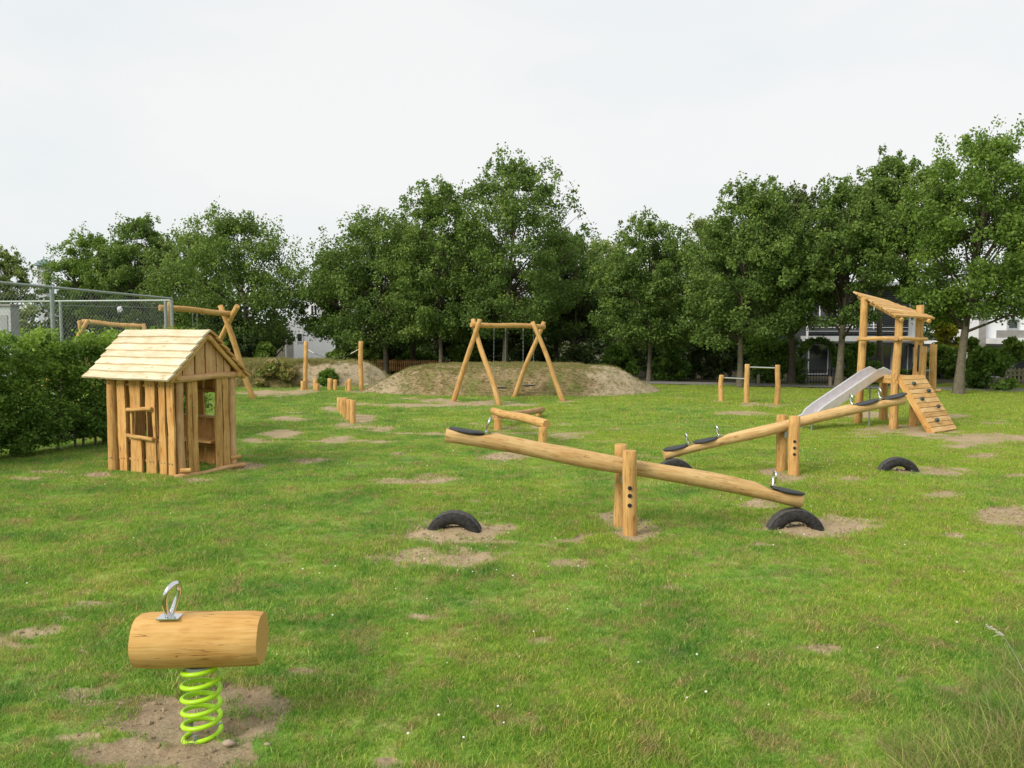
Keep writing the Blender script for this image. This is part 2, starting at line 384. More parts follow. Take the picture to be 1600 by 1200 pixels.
# ------------------------------------------------------------------ ground sheet
PATCH = [(710, 829, 92, 19, 0), (690, 870, 98, 19, 0), (888, 880, 32, 8, 0), (992, 832, 40, 17, 0), (958, 806, 30, 10, 0), (975, 815, 46, 12, 0),
    (1270, 822, 104, 17, 0), (1185, 790, 34, 8, 0), (1185, 853, 20, 5, 0), (1238, 746, 32, 8, 0), (1200, 736, 26, 6, 0),
    (1403, 737, 34, 5, 0), (1470, 740, 45, 5, 0), (1328, 748, 22, 4, 0), (1580, 808, 52, 20, 0), (1475, 773, 30, 6, 0), (1490, 838, 22, 5, 0),
    (1555, 684, 90, 9, 0), (1420, 672, 90, 9, 0), (1352, 648, 60, 6, 0), (1590, 742, 24, 4, 0), (1160, 647, 42, 4, 0), (1195, 634, 40, 2.5, 0), (1480, 650, 30, 4, 0), (1540, 712, 30, 4, 0),
    (518, 640, 22, 4, 0), (560, 655, 26, 8, 0), (535, 663, 16, 4, 0), (440, 678, 36, 7, 0), (450, 655, 30, 4, 0), (520, 688, 34, 4, 0), (480, 720, 42, 5, 0), (400, 688, 22, 5, 0),
    (425, 614, 70, 5, 0), (640, 634, 60, 3.5, 0), (730, 632, 46, 3.5, 0), (680, 626, 30, 3, 0), (790, 715, 46, 7, 0), (622, 709, 12, 3, 0), (622, 733, 13, 4, 0), (590, 690, 14, 3, 0), (740, 782, 10, 3, 0),
    (148, 741, 28, 5, 0), (385, 729, 32, 7, 0), (300, 750, 22, 4, 0), (70, 738, 30, 3, 0), (40, 748, 30, 3, 0),
    (28, 1008, 55, 7, 0), (115, 966, 24, 4, 0), (70, 988, 24, 4, 0), (555, 632, 40, 2.5, 0), (810, 632, 30, 2.5, 0), (600, 668, 20, 2.5, 0),
    (477, 609, 20, 2.5, 0), (564, 612, 20, 2.5, 0), (1126, 627, 16, 2, 0), (1167, 630, 18, 2, 0), (1215, 634, 22, 2.5, 0), (882, 627, 16, 2, 0), (707, 628, 22, 2.5, 0), (848, 696, 14, 3, 0), (778, 672, 12, 2.5, 0), (300, 1130, 130, 30, 1), (205, 1180, 100, 24, 1), (390, 1085, 60, 26, 1), (480, 1050, 40, 8, 1), (330, 1185, 120, 30, 1), (265, 1100, 70, 20, 1),
    (1290, 1012, 30, 9, 0), (1250, 1010, 18, 5, 0), (1500, 1075, 40, 9, 1), (660, 965, 26, 6, 0), (840, 1000, 24, 6, 0), (600, 1190, 30, 10, 1), (980, 880, 16, 4, 0), (1050, 915, 20, 4, 0)]
def masks(x, y):
    px, py = proj(x, y)
    wx = (fbm(x * 2.3, y * 2.3, 3) - .5); wy = (fbm(x * 2.3 + 40, y * 2.3, 9) - .5)
    fine = fbm(x * 14, y * 14, 21, 3) - .5
    bare = np.zeros_like(x); soil = np.zeros_like(x)
    ok = y > 1.5
    for cx, cy, rx, ry, s in PATCH:
        d = np.sqrt(((px - cx) / rx + wx * 1.1) ** 2 + ((py - cy) / ry + wy * 1.1) ** 2)
        m = sstep(1.18, .72, d + fine * .55) * ok
        bare = np.maximum(bare, m); soil = np.where((m > .05) & (s == 1), 1.0, soil)
    fl = fbm(x * .9 + 7, y * 1.6, 31, 5); zone = sstep(.45, .62, fbm(x * .18, y * .18, 55, 2)) * sstep(9, 14, y)
    bare = np.maximum(bare, .85 * sstep(.69, .77, fl + .06 * zone))
    return np.clip(bare, 0, 1), soil
def gz(x, y):
    z = .05 * (fbm(x * .35, y * .35, 77, 3) - .5) + .018 * (fbm(x * 2.2, y * 2.2, 88, 3) - .5)
    z = z * sstep(1e9, 0, np.abs(x))
    return z - .55 * sstep(34, 50, y)
ys = np.concatenate([[-60, -25, -10, -4, -1, .5, 1.5], 2.2 * np.exp(np.linspace(0, math.log(50 / 2.2), 520)), [56, 65, 80, 110, 160, 260, 500, 1200]])
ss = np.linspace(-1, 1, 380); W_ = .80 * np.maximum(ys, 1) + 1.5
ext = np.array([1.15, 1.5, 2.5, 5.0])
sx_ = np.concatenate([-ext[::-1], ss, ext])
X = sx_[None, :] * W_[:, None]; X[:, 0] = -1200; X[:, -1] = 1200; X[:, 1] = np.minimum(X[:, 1], -60); X[:, -2] = np.maximum(X[:, -2], 60)
X[:, 2] = np.minimum(X[:, 2], -30) ; X[:, -3] = np.maximum(X[:, -3], 30)
X = np.sort(X, axis=1)
Y = np.repeat(ys[:, None], X.shape[1], 1)
b_, s_ = masks(X, Y)
TYRES = [G(710, 829), G(1242, 827), G(1403, 737), G(1054, 741)]
def heap(x, y):
    z = 0
    for t, hh in zip(TYRES, (.075, .05, .015, .04)): z = z + hh * np.exp(-(((x - t.x) / .36) ** 2 + ((y - t.y) / .2) ** 2))
    return z
Z = gz(X, Y) + heap(X, Y) - .03 * b_ * sstep(20, 5, Y) + .012 * (fbm(X * 9, Y * 9, 5, 3) - .5) * sstep(16, 4, Y) + .07 * b_ * (fbm(X * 4.5, Y * 4.5, 15, 4) - .5) * sstep(26, 8, Y)
garden = sstep(33.5, 35.5, Y + .21 * X)
nr, nc = X.shape
idx = np.arange(nr * nc).reshape(nr, nc)
F = np.stack([idx[:-1, :-1], idx[:-1, 1:], idx[1:, 1:], idx[1:, :-1]], -1).reshape(-1, 4)
gr = npmesh('ground', np.stack([X, Y, Z], -1).reshape(-1, 3), F, M['ground'], attrs={'bare': b_.ravel(), 'soil': s_.ravel(), 'garden': garden.ravel()}, smooth=True)
tag(gr, 'worn green meadow with sandy bare patches under the play equipment', kind='structure')
def gh(x, y): return float(gz(np.array([x]), np.array([y]))[0])

# ------------------------------------------------------------------ mounds
def mound(name, cx, cy, rx, ry, h, seed, label, sand):
    n = 90; a = np.linspace(-1.15, 1.15, n * 2); b = np.linspace(-1.15, 1.15, n)
    A, B = np.meshgrid(a, b); x = cx + A * rx; y = cy + B * ry
    d = np.abs(A) ** 2.2 + np.abs(B) ** 2.0
    d = d + .28 * (fbm(x * .5, y * .5, seed) - .5)
    hh = h * sstep(1.08, .30, d) + .16 * (fbm(x * 1.1, y * 1.1, seed + 3) - .5) * sstep(1.2, .7, d) + .09 * (fbm(x * 4, y * 4, seed + 5) - .5)
    z = hh - .06; z[d > 1.1] = -.2
    s = sand(A, B, x, y)
    idx = np.arange(x.size).reshape(x.shape)
    F = np.stack([idx[:-1, :-1], idx[:-1, 1:], idx[1:, 1:], idx[1:, :-1]], -1).reshape(-1, 4)
    o = npmesh(name, np.stack([x, y, z], -1).reshape(-1, 3), F, M['moundmat'], attrs={'bare': s.ravel()}, smooth=True)
    tag(o, label, kind='structure')
    return x, y, z, s
m1 = mound('mound', .0, 29.6, 5.6, 3.4, .93, 11, 'low earth mound with dry grass behind the swing',
    lambda A, B, x, y: np.clip(sstep(.42, .62, A + (fbm(x, y, 4) - .5) * .5) * .9 + sstep(.5, .8, -A) * .7 + .0 * B, 0, 1))
m2 = mound('mound', -9.5, 33.2, 5.0, 2.7, .92, 47, 'weedy earth mound with a trodden sandy end left of the tall posts',
    lambda A, B, x, y: np.clip(sstep(.30, .46, A + (fbm(x, y, 4) - .5) * .3) * .95, 0, 1))

# path
mb = MB(); pts = [Vector((3.5, 34.3, 0)), Vector((6.6, 33.0, 0)), Vector((12, 31.1, 0)), Vector((18.2, 28.9, 0)), Vector((27, 26, 0)), Vector((45, 20, 0))]
for i in range(len(pts) - 1):
    q = len(mb.v); n_ = Vector((.31, .95, 0)) * .85
    for p_ in (pts[i] - n_, pts[i + 1] - n_, pts[i + 1] + n_, pts[i] + n_): mb.v.append(Vector((p_.x, p_.y, .032)))
    mb.face((q, q + 1, q + 2, q + 3))
tag(mb.build('path', M['path']), 'grey gravel path along the tree row', kind='structure')

# ------------------------------------------------------------------ scattered turf (geometry nodes)
rng = np.random.default_rng(5)
def blades_mesh(name, n, rad, h0, h1, wd, lean, seed, seg=2):
    r = np.random.default_rng(seed); V = []; Fq = []; T = []
    for i in range(n):
        a = r.uniform(0, 6.283); d = rad * math.sqrt(r.uniform()); x0, y0 = d * math.cos(a), d * math.sin(a)
        h = r.uniform(h0, h1); la = r.uniform(0, 6.283); ln = h * lean * r.uniform(.2, 1.2); fa = r.uniform(0, 6.283)
        wx, wy = math.cos(fa) * wd * r.uniform(.6, 1.2), math.sin(fa) * wd * r.uniform(.6, 1.2); q = len(V); t = r.uniform()
        for k in range(seg + 1):
            f = k / seg; px = x0 + math.cos(la) * ln * f * f; py = y0 + math.sin(la) * ln * f * f; pz = h * (f - .25 * lean * f * f) - .004
            wf = (1 - f) ** .6 * .5
            if k < seg: V += [(px - wx * wf, py - wy * wf, pz), (px + wx * wf, py + wy * wf, pz)]
            else: V += [(px, py, pz)]
        for k in range(seg):
            if k < seg - 1: Fq.append((q + 2 * k, q + 2 * k + 1, q + 2 * k + 3, q + 2 * k + 2))
            else: Fq.append((q + 2 * k, q + 2 * k + 1, q + 2 * k + 2))
        T += [t] * (2 * seg + 1)
    me = bpy.data.meshes.new(name); me.from_pydata(V, [], Fq)
    at = me.attributes.new('tint', 'FLOAT', 'POINT'); at.data.foreach_set('value', T)
    me.materials.append(M['grass']); me.update()
    return bpy.data.objects.new(name, me)
def scatter(name, P, rot, scl, var, objs, material, label, kind='stuff'):
    col = bpy.data.collections.new(name + '_pieces')
    for i, o in enumerate(objs): o.name = '%s_piece_%02d' % (name, i); col.objects.link(o)
    me = bpy.data.meshes.new(name); me.vertices.add(len(P)); me.vertices.foreach_set('co', P.astype(np.float32).ravel())
    a = me.attributes.new('rot', 'FLOAT_VECTOR', 'POINT'); a.data.foreach_set('vector', rot.astype(np.float32).ravel())
    a = me.attributes.new('scl', 'FLOAT_VECTOR', 'POINT'); a.data.foreach_set('vector', scl.astype(np.float32).ravel())
    a = me.attributes.new('var', 'INT', 'POINT'); a.data.foreach_set('value', var.astype(np.int32))
    me.materials.append(material); me.update()
    o = bpy.data.objects.new(name, me); link(o)
    ng = bpy.data.node_groups.new(name + '_scatter', 'GeometryNodeTree')
    ng.interface.new_socket('Geometry', in_out='INPUT', socket_type='NodeSocketGeometry'); ng.interface.new_socket('Geometry', in_out='OUTPUT', socket_type='NodeSocketGeometry')
    gi = ng.nodes.new('NodeGroupInput'); go = ng.nodes.new('NodeGroupOutput'); ip = ng.nodes.new('GeometryNodeInstanceOnPoints'); ci = ng.nodes.new('GeometryNodeCollectionInfo')
    ci.inputs['Collection'].default_value = col; ci.inputs['Separate Children'].default_value = True; ci.inputs['Reset Children'].default_value = True
    def na(t, nm):
        n = ng.nodes.new('GeometryNodeInputNamedAttribute'); n.data_type = t; n.inputs[0].default_value = nm; return n.outputs[0]
    lk = ng.links.new
    m2p = ng.nodes.new('GeometryNodeMeshToPoints'); lk(gi.outputs[0], m2p.inputs[0]); lk(m2p.outputs[0], ip.inputs['Points'])
    lk(ci.outputs[0], ip.inputs['Instance']); ip.inputs['Pick Instance'].default_value = True
    lk(na('INT', 'var'), ip.inputs['Instance Index']); lk(na('FLOAT_VECTOR', 'scl'), ip.inputs['Scale'])
    e2r = ng.nodes.new('FunctionNodeEulerToRotation'); lk(na('FLOAT_VECTOR', 'rot'), e2r.inputs[0]); lk(e2r.outputs[0], ip.inputs['Rotation'])
    lk(ip.outputs[0], go.inputs[0])
    md = o.modifiers.new('scatter', 'NODES'); md.node_group = ng
    tag(o, label, kind=kind)
    return o
def area_points(y0, y1, n, wide=.74):
    y = rng.uniform(0, 1, n); y = np.sqrt(y0 ** 2 + y * (y1 ** 2 - y0 ** 2)); x = rng.uniform(-1, 1, n) * (wide * y + .6)
    return x, y
tufts = [blades_mesh('tuft', 26, .055, .022, .055, .0042, .9, 100 + i) for i in range(6)] + [blades_mesh('tuft', 34, .13, .022, .055, .007, .9, 200 + i) for i in range(4)]
PX, PY, SC, VA = [], [], [], []
for y0, y1, dens, sc0, v0, v1 in ((2.2, 6, 1150, 1.0, 0, 6), (6, 11, 560, 1.15, 0, 6), (11, 18, 190, 1.0, 6, 10), (18, 33, 55, 1.5, 6, 10)):
    n = int(dens * .74 * (y1 ** 2 - y0 ** 2)); x, y = area_points(y0, y1, n)
    b, _s = masks(x, y); keep = rng.uniform(0, 1, n) > b * (.80 + .3 * fbm(x * 5, y * 5, 91, 3))
    x, y = x[keep], y[keep]
    thick = .35 + 1.15 * fbm(x * 1.7, y * 1.7, 66, 4)
    PX.append(x); PY.append(y); SC.append(sc0 * thick * rng.uniform(.75, 1.25, len(x))); VA.append(rng.integers(v0, v1, len(x)))
x = np.concatenate(PX); y = np.concatenate(PY); sc = np.concatenate(SC); va = np.concatenate(VA)
bb, _ = masks(x, y)
z = gz(x, y) + heap(x, y) - .03 * bb * sstep(20, 5, y)
rot = np.zeros((len(x), 3)); rot[:, 2] = rng.uniform(0, 6.28, len(x))
scatter('grass', np.stack([x, y, z], -1), rot, np.repeat(sc[:, None], 3, 1), va, tufts, M['grass'], 'short mown green grass with drier yellow patches')
# long unmown grass in the near right corner
tall = [blades_mesh('tall', 30, .09, .10, .30, .0045, 1.1, 300 + i, 5) for i in range(5)]
n = 7000; x = rng.uniform(.7, 4.4, n); y = rng.uniform(2.3, 6.5, n)
px, py = proj(x, y); f = (px - 1440) / 120 + (py - 1110) / 90 + (fbm(x * 3, y * 3, 8) - .5) * 2
k = (rng.uniform(0, 1, n) < sstep(-.2, 1.6, f)) & (f > -.1); x, y, f = x[k], y[k], f[k]
sc = np.clip(.35 + .32 * f, .3, .95) * rng.uniform(.6, 1.15, len(x)); rot = np.zeros((len(x), 3)); rot[:, 2] = rng.uniform(0, 6.28, len(x))
tall[1].data.materials[0] = M['weed']; tall[3].data.materials[0] = M['weed']
scatter('long_grass', np.stack([x, y, gz(x, y)], -1), rot, np.stack([sc, sc, sc], -1), rng.integers(0, 5, len(x)), tall, M['grass'], 'tall unmown grass in the near right corner')
# clover flowers
def ico(name, r, m):
    mb = MB(); n = 6
    for j in range(4):
        for k in range(n):
            a = 6.283 * k / n; t = math.pi * (j + .5) / 4
            mb.v.append(Vector((r * math.sin(t) * math.cos(a), r * math.sin(t) * math.sin(a), .035 - r * math.cos(t) * .8)))
    for j in range(3):
        for k in range(n): mb.face((j * n + k, j * n + (k + 1) % n, (j + 1) * n + (k + 1) % n, (j + 1) * n + k), None, True)
    mb.face(tuple(range(3 * n, 4 * n)))
    me = bpy.data.meshes.new(name); me.from_pydata([tuple(v) for v in mb.v], [], mb.f); me.materials.append(m)
    return bpy.data.objects.new(name, me)
cl = [ico('clover', .006, M['petal'])]
cs = []
for cx, cy, rx, ry, n in ((790, 875, 60, 30, 40), (1300, 728, 40, 8, 60), (880, 1010, 160, 60, 26), (740, 1150, 60, 20, 12), (1100, 960, 300, 90, 40), (640, 790, 300, 100, 40), (1200, 770, 120, 30, 25), (300, 850, 250, 100, 25), (1480, 850, 100, 60, 30), (800, 700, 300, 60, 40)):
    for _ in range(int(n * .45)):
        p_ = G(cx + random.gauss(0, rx), cy + abs(random.gauss(0, ry)) * random.choice((-1, 1)))
        if 2 < p_.y < 25: cs.append((p_.x, p_.y, gh(p_.x, p_.y)))
cs = np.array(cs); s_ = rng.uniform(.6, 1.25, len(cs)) * (1 + .02 * cs[:, 1])
scatter('clover', cs, np.zeros((len(cs), 3)), np.repeat(s_[:, None], 3, 1), np.zeros(len(cs)), cl, M['petal'], 'small white clover flowers scattered in the grass')
clods = []
for i in range(4):
    o = ico('clod', .011, M['clod']); r_ = np.random.default_rng(i)
    for v in o.data.vertices: v.co.z -= .03; v.co *= 1 + .35 * (r_.uniform() - .5); v.co.x *= 1.3
    clods.append(o)
x, y = area_points(2.4, 14, 60000); bm_, _s = masks(x, y); k = (bm_ > .35) & (rng.uniform(0, 1, len(x)) < .75); x, y, bm_ = x[k], y[k], bm_[k]
sc = rng.uniform(.12, 1, len(x)) ** 2.2 * 1.5 + .15; zz = gz(x, y) + heap(x, y) - .03 * bm_ * sstep(20, 5, y) + .07 * bm_ * (fbm(x * 4.5, y * 4.5, 15, 4) - .5) * sstep(26, 8, y)
rot = rng.uniform(0, 6.28, (len(x), 3)); scatter('clods', np.stack([x, y, zz], -1), rot, np.repeat(sc[:, None], 3, 1), rng.integers(0, 4, len(x)), clods, M['clod'], 'small clods and pebbles lying on the bare sandy patches')
# weeds on the mounds
wl = [blades_mesh('weed', 22, .12, .08, .26, .012, .8, 400 + i) for i in range(4)]
for o in wl: o.data.materials[0] = M['weed']
P = []; V_ = []; S_ = []
for (mx_, my_, mz_, ms_), base, cnt in ((m1, .55, 17000), (m2, .8, 9000)):
    ii = rng.integers(0, mx_.size, cnt * 3); xx = mx_.ravel()[ii] + rng.uniform(-.05, .05, len(ii)); yy = my_.ravel()[ii] + rng.uniform(-.05, .05, len(ii)); zz = mz_.ravel()[ii]
    dn = (1 - ms_.ravel()[ii] * .93) * (.25 + .75 * sstep(.32, .55, fbm(xx * .8, yy * .8, 12) + .18 * (zz < .5))); k = (rng.uniform(0, 1, len(ii)) < dn) & (zz > -.05)
    xx, yy, zz = xx[k][:cnt], yy[k][:cnt], zz[k][:cnt]
    P.append(np.stack([xx, yy, zz], -1)); S_.append(rng.uniform(.35, 1.0, len(xx)) * (.9 if base > .6 else .42) * (1 + .7 * (fbm(xx * 1.2, yy * 1.2, 19) - .5)))
P = np.concatenate(P); sc = np.concatenate(S_); rot = np.zeros((len(P), 3)); rot[:, 2] = rng.uniform(0, 6.28, len(P))
scatter('weeds', P, rot, np.repeat(sc[:, None], 3, 1), rng.integers(0, 4, len(P)), wl, M['weed'], 'dry and green weeds growing on the earth mounds')

# ------------------------------------------------------------------ foliage
def leaf_arrays(C, size, tint, rr, flat=.0, aspect=.62):
    n = len(C)
    a = rr.normal(size=(n, 3)); a[:, 2] *= (1 - flat); a /= np.linalg.norm(a, axis=1)[:, None] + 1e-9
    b = rr.normal(size=(n, 3)); b -= (b * a).sum(1)[:, None] * a; b /= np.linalg.norm(b, axis=1)[:, None] + 1e-9
    s = size * rr.uniform(.6, 1.35, n); s = s[:, None]
    V = np.stack([C - a * s, C - b * s * aspect, C + a * s, C + b * s * aspect], 1).reshape(-1, 3)
    F = np.arange(4 * n).reshape(n, 4)
    return V, F, np.repeat(tint, 4)
def clumps(cent, rad, tint, per, rr, squash=.75):
    """per leaves around each clump centre, denser at its skin"""
    k = len(cent); n = k * per
    d = rr.normal(size=(n, 3)); d /= np.linalg.norm(d, axis=1)[:, None]
    q = rr.uniform(0, 1, n) ** .45; c = np.repeat(cent, per, 0); r_ = np.repeat(rad, per)
    p = c + d * (q * r_ * rr.uniform(.75, 1.2, n))[:, None] * np.array([1, 1, squash])
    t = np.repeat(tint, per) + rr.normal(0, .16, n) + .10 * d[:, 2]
    return p, np.clip(t, 0, 1)
def tree(px, base_y, top_y, wpx, Yd=None, bot_y=None, m='oak', label='', nclump=95, per=170, leaf=.095, seed=0, name='tree', lean=0, ttop=.0, trunk_w=None, tint0=.45, ecc=1.0, dx=0, gaps=0.0, group='trees round the meadow'):
    rr = np.random.default_rng(seed); rnd = random.Random(seed); wpx = wpx * 1.14; nclump = int(nclump * 1.9); per = int(per * .85); top_y += 13 + .06 * wpx
    b = G(px, base_y) if Yd is None else Vector((AT(px, 518, Yd).x, Yd, 0)); b.z = gh(b.x, b.y)
    Yd = b.y; top = AT(px, top_y, Yd).z; bot = AT(px, bot_y, Yd).z if bot_y else b.z + .25 * top
    R_ = wpx / 2 / FPX * Yd
    t = thing(name, label, 'tree', b, group)
    H = top - bot
    # clump centres inside a lobed egg
    cen, rad, tin = [], [], []
    lob = [rnd.uniform(0, 6.28) for _ in range(4)]
    cx0 = b.x + dx / FPX * Yd
    while len(cen) < nclump:
        u = rnd.uniform(0, 1); th = rnd.uniform(0, 6.283)
        prof = (math.sin(math.pi * (u * .77 + .21) ** .98)) ** .6
        lobe = 1 + .16 * math.sin(2 * th + lob[0] + 3 * u) + .12 * math.sin(3 * th + lob[1] - 5 * u) + .1 * math.sin(9 * u + lob[2] + th)
        s = rnd.uniform(.05, 1) ** .5
        r = R_ * prof * lobe * s * .93
        if rnd.random() < gaps and .25 < u < .8: continue
        cl_r = R_ * rnd.uniform(.10, .22) * (1.0 if u < .8 else .7)
        zc = bot + H * u * .97 + cl_r * .3 * (1 - 2 * u)
        cen.append((cx0 + r * math.cos(th), b.y + r * math.sin(th) * ecc, zc)); rad.append(cl_r)
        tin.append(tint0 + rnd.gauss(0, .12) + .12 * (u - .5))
    # sprigs reaching out of the crown
    for _ in range(int(nclump * .5)):
        u = rnd.uniform(.35, 1); th = rnd.uniform(0, 6.283)
        prof = (math.sin(math.pi * (u * .77 + .21) ** .98)) ** .6
        r = R_ * prof * rnd.uniform(.86, 1.2); up = rnd.uniform(0, .09) * H * u
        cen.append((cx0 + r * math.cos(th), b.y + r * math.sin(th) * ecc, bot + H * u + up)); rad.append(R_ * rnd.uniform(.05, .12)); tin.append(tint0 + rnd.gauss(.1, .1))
    for _ in range(6):
        th = rnd.uniform(0, 6.28); r = R_ * rnd.uniform(0, .3)
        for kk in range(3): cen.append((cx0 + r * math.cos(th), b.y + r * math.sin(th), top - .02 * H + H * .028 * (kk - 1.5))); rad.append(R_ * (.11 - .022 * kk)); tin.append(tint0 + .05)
    cen = np.array(cen); rad = np.array(rad); tin = np.array(tin)
    big = rad > R_ * .125
    p1, t1 = clumps(cen[big], rad[big], tin[big], int(per * 1.4), rr); p2, t2 = clumps(cen[~big], rad[~big], tin[~big], max(12, per // 4), rr, 1.3)
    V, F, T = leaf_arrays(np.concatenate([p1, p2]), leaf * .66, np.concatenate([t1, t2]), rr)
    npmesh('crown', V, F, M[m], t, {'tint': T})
    # trunk and limbs
    mb = MB(); tw = trunk_w if trunk_w else .16
    ax = []
    hh = bot + H * .78; bx = b.x
    for i in range(9):
        f = i / 8; ax.append(Vector((b.x + (cx0 - b.x) * f ** 1.5 + lean * f + .06 * math.sin(3 * f + seed), b.y + .05 * math.sin(4 * f + seed * 2), b.z - .1 + (hh - b.z + .1) * f)))
    rs = [tw * (1.35 if i == 0 else 1.0) * (1 - .8 * (i / 8)) for i in range(9)]
    mb.tube(ax, rs, 10, lump=.08)
    mb.build('trunk', M['bark'], t)
    lm = MB()
    order = sorted(range(len(cen)), key=lambda i: rnd.random())[:38]
    for i in order:
        c = Vector(cen[i]); f = min(.98, max(.30, ((c.z - b.z) / (hh - b.z)) * .62 + rnd.uniform(-.05, .02)))
        s0 = ax[min(8, int(f * 8))].lerp(ax[min(8, int(f * 8) + 1)], f * 8 - int(f * 8)); mid = s0.lerp(c, .5) + Vector((rnd.uniform(-.2, .2), rnd.uniform(-.2, .2), rnd.uniform(.0, .3)))
        r0 = tw * (.42 - .25 * f) 
        lm.tube([s0, s0.lerp(mid, .5), mid, mid.lerp(c, .55), c], [r0, r0 * .8, r0 * .6, r0 * .42, r0 * .15], 5, cap=False)
    lm.build('limbs', M['limb'], t)
    return t
def bush(px, base_y, top_y, wpx, Yd, m='hedge_leaf', label='', cat='bush', name='bush', n=26, per=150, leaf=.06, seed=0, boxy=False, depth=None, tint0=.45, group=None, zb=None):
    rr = np.random.default_rng(seed + 900); rnd = random.Random(seed + 900)
    b = Vector((AT(px, 518, Yd).x, Yd, 0)); b.z = gh(b.x, b.y) if zb is None else zb
    top = AT(px, top_y, Yd).z; R_ = wpx / 2 / FPX * Yd; H = top - b.z; dp = depth or R_
    t = thing(name, label, cat, b, group)
    cr = min(R_, H) * .3
    cen = []; rad = []; tin = []
    for _ in range(n):
        if boxy: x_, y_, z_ = rnd.uniform(-1, 1) * (R_ - cr * .5), rnd.uniform(-1, 1) * (dp - cr * .3), rnd.uniform(.1, 1) * (H - cr * .55)
        else:
            th = rnd.uniform(0, 6.28); s = rnd.uniform(.1, 1) ** .45; u = rnd.uniform(.08, 1); pr = math.sqrt(max(0, 1 - u ** 2.6)) * .9 + .06
            x_, y_, z_ = (R_ - cr * .5) * pr * s * math.cos(th), (dp - cr * .5) * pr * s * math.sin(th), (H - cr * .5) * u
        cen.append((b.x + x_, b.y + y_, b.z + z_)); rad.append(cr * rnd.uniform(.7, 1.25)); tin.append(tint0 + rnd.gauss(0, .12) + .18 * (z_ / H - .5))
    p, tt = clumps(np.array(cen), np.array(rad), np.array(tin), per, rr)
    if boxy: p[:, 2] = np.minimum(p[:, 2], top + rr.normal(0, .04, len(p))); p[:, 1] = np.clip(p[:, 1], b.y - dp - .1, b.y + dp + .1)
    p[:, 2] = np.maximum(p[:, 2], b.z + .02)
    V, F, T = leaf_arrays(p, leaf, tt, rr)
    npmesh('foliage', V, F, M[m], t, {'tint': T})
    mb = MB()
    for _ in range(5):
        e = Vector(cen[rnd.randrange(len(cen))]); mb.tube([b + Vector((rnd.uniform(-.1, .1), rnd.uniform(-.1, .1), -.05)), b.lerp(e, .5) + Vector((0, 0, .1)), e], [.025, .02, .008], 5)
    mb.build('stem', M['bark'], t)
    return t

# tree row, from left to right in the photograph
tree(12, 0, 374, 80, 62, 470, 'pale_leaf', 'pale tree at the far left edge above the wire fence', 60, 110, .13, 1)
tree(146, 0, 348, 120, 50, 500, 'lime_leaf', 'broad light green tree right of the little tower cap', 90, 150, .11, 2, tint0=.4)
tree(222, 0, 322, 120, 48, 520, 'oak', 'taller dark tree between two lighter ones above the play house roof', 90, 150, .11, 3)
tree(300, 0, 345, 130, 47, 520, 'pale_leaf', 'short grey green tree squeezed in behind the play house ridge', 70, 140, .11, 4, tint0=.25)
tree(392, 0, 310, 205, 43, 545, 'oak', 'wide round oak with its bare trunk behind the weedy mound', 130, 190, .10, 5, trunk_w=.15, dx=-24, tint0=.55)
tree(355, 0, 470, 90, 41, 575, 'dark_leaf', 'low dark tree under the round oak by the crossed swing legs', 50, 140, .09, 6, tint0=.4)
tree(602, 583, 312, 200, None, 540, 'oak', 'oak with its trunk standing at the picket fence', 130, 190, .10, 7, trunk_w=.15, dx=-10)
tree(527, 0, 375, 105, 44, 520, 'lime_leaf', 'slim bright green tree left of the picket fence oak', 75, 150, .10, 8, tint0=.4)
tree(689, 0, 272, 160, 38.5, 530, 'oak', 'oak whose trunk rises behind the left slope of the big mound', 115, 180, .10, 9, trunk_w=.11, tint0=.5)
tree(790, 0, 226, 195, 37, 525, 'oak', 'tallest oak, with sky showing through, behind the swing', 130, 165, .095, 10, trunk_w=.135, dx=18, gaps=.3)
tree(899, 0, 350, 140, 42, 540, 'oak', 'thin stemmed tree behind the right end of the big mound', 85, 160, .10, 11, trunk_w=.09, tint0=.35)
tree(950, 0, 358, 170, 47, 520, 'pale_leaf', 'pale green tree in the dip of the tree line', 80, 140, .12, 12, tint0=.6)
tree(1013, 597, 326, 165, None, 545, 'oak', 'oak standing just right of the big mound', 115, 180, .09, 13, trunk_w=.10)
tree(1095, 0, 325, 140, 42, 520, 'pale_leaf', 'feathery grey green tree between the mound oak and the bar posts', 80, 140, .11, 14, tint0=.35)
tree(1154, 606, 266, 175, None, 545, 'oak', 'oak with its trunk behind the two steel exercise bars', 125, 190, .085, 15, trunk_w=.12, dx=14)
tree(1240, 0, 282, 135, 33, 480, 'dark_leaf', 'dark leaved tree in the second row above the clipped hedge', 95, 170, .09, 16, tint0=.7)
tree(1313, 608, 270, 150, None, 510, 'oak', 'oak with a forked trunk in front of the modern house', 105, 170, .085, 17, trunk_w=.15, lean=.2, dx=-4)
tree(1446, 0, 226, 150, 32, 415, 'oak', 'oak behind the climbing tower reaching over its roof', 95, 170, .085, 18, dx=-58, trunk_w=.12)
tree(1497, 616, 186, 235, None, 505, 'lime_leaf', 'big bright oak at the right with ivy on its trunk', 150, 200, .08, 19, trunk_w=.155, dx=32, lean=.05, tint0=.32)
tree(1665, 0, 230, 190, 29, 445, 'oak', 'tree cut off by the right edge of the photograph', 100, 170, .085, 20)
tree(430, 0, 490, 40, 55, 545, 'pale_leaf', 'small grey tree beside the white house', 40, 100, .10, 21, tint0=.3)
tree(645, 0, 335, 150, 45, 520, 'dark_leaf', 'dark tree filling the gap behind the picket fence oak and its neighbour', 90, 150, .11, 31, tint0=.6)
tree(735, 0, 340, 130, 44, 520, 'dark_leaf', 'dark tree behind the gap left of the tallest oak', 80, 150, .11, 32, tint0=.6)
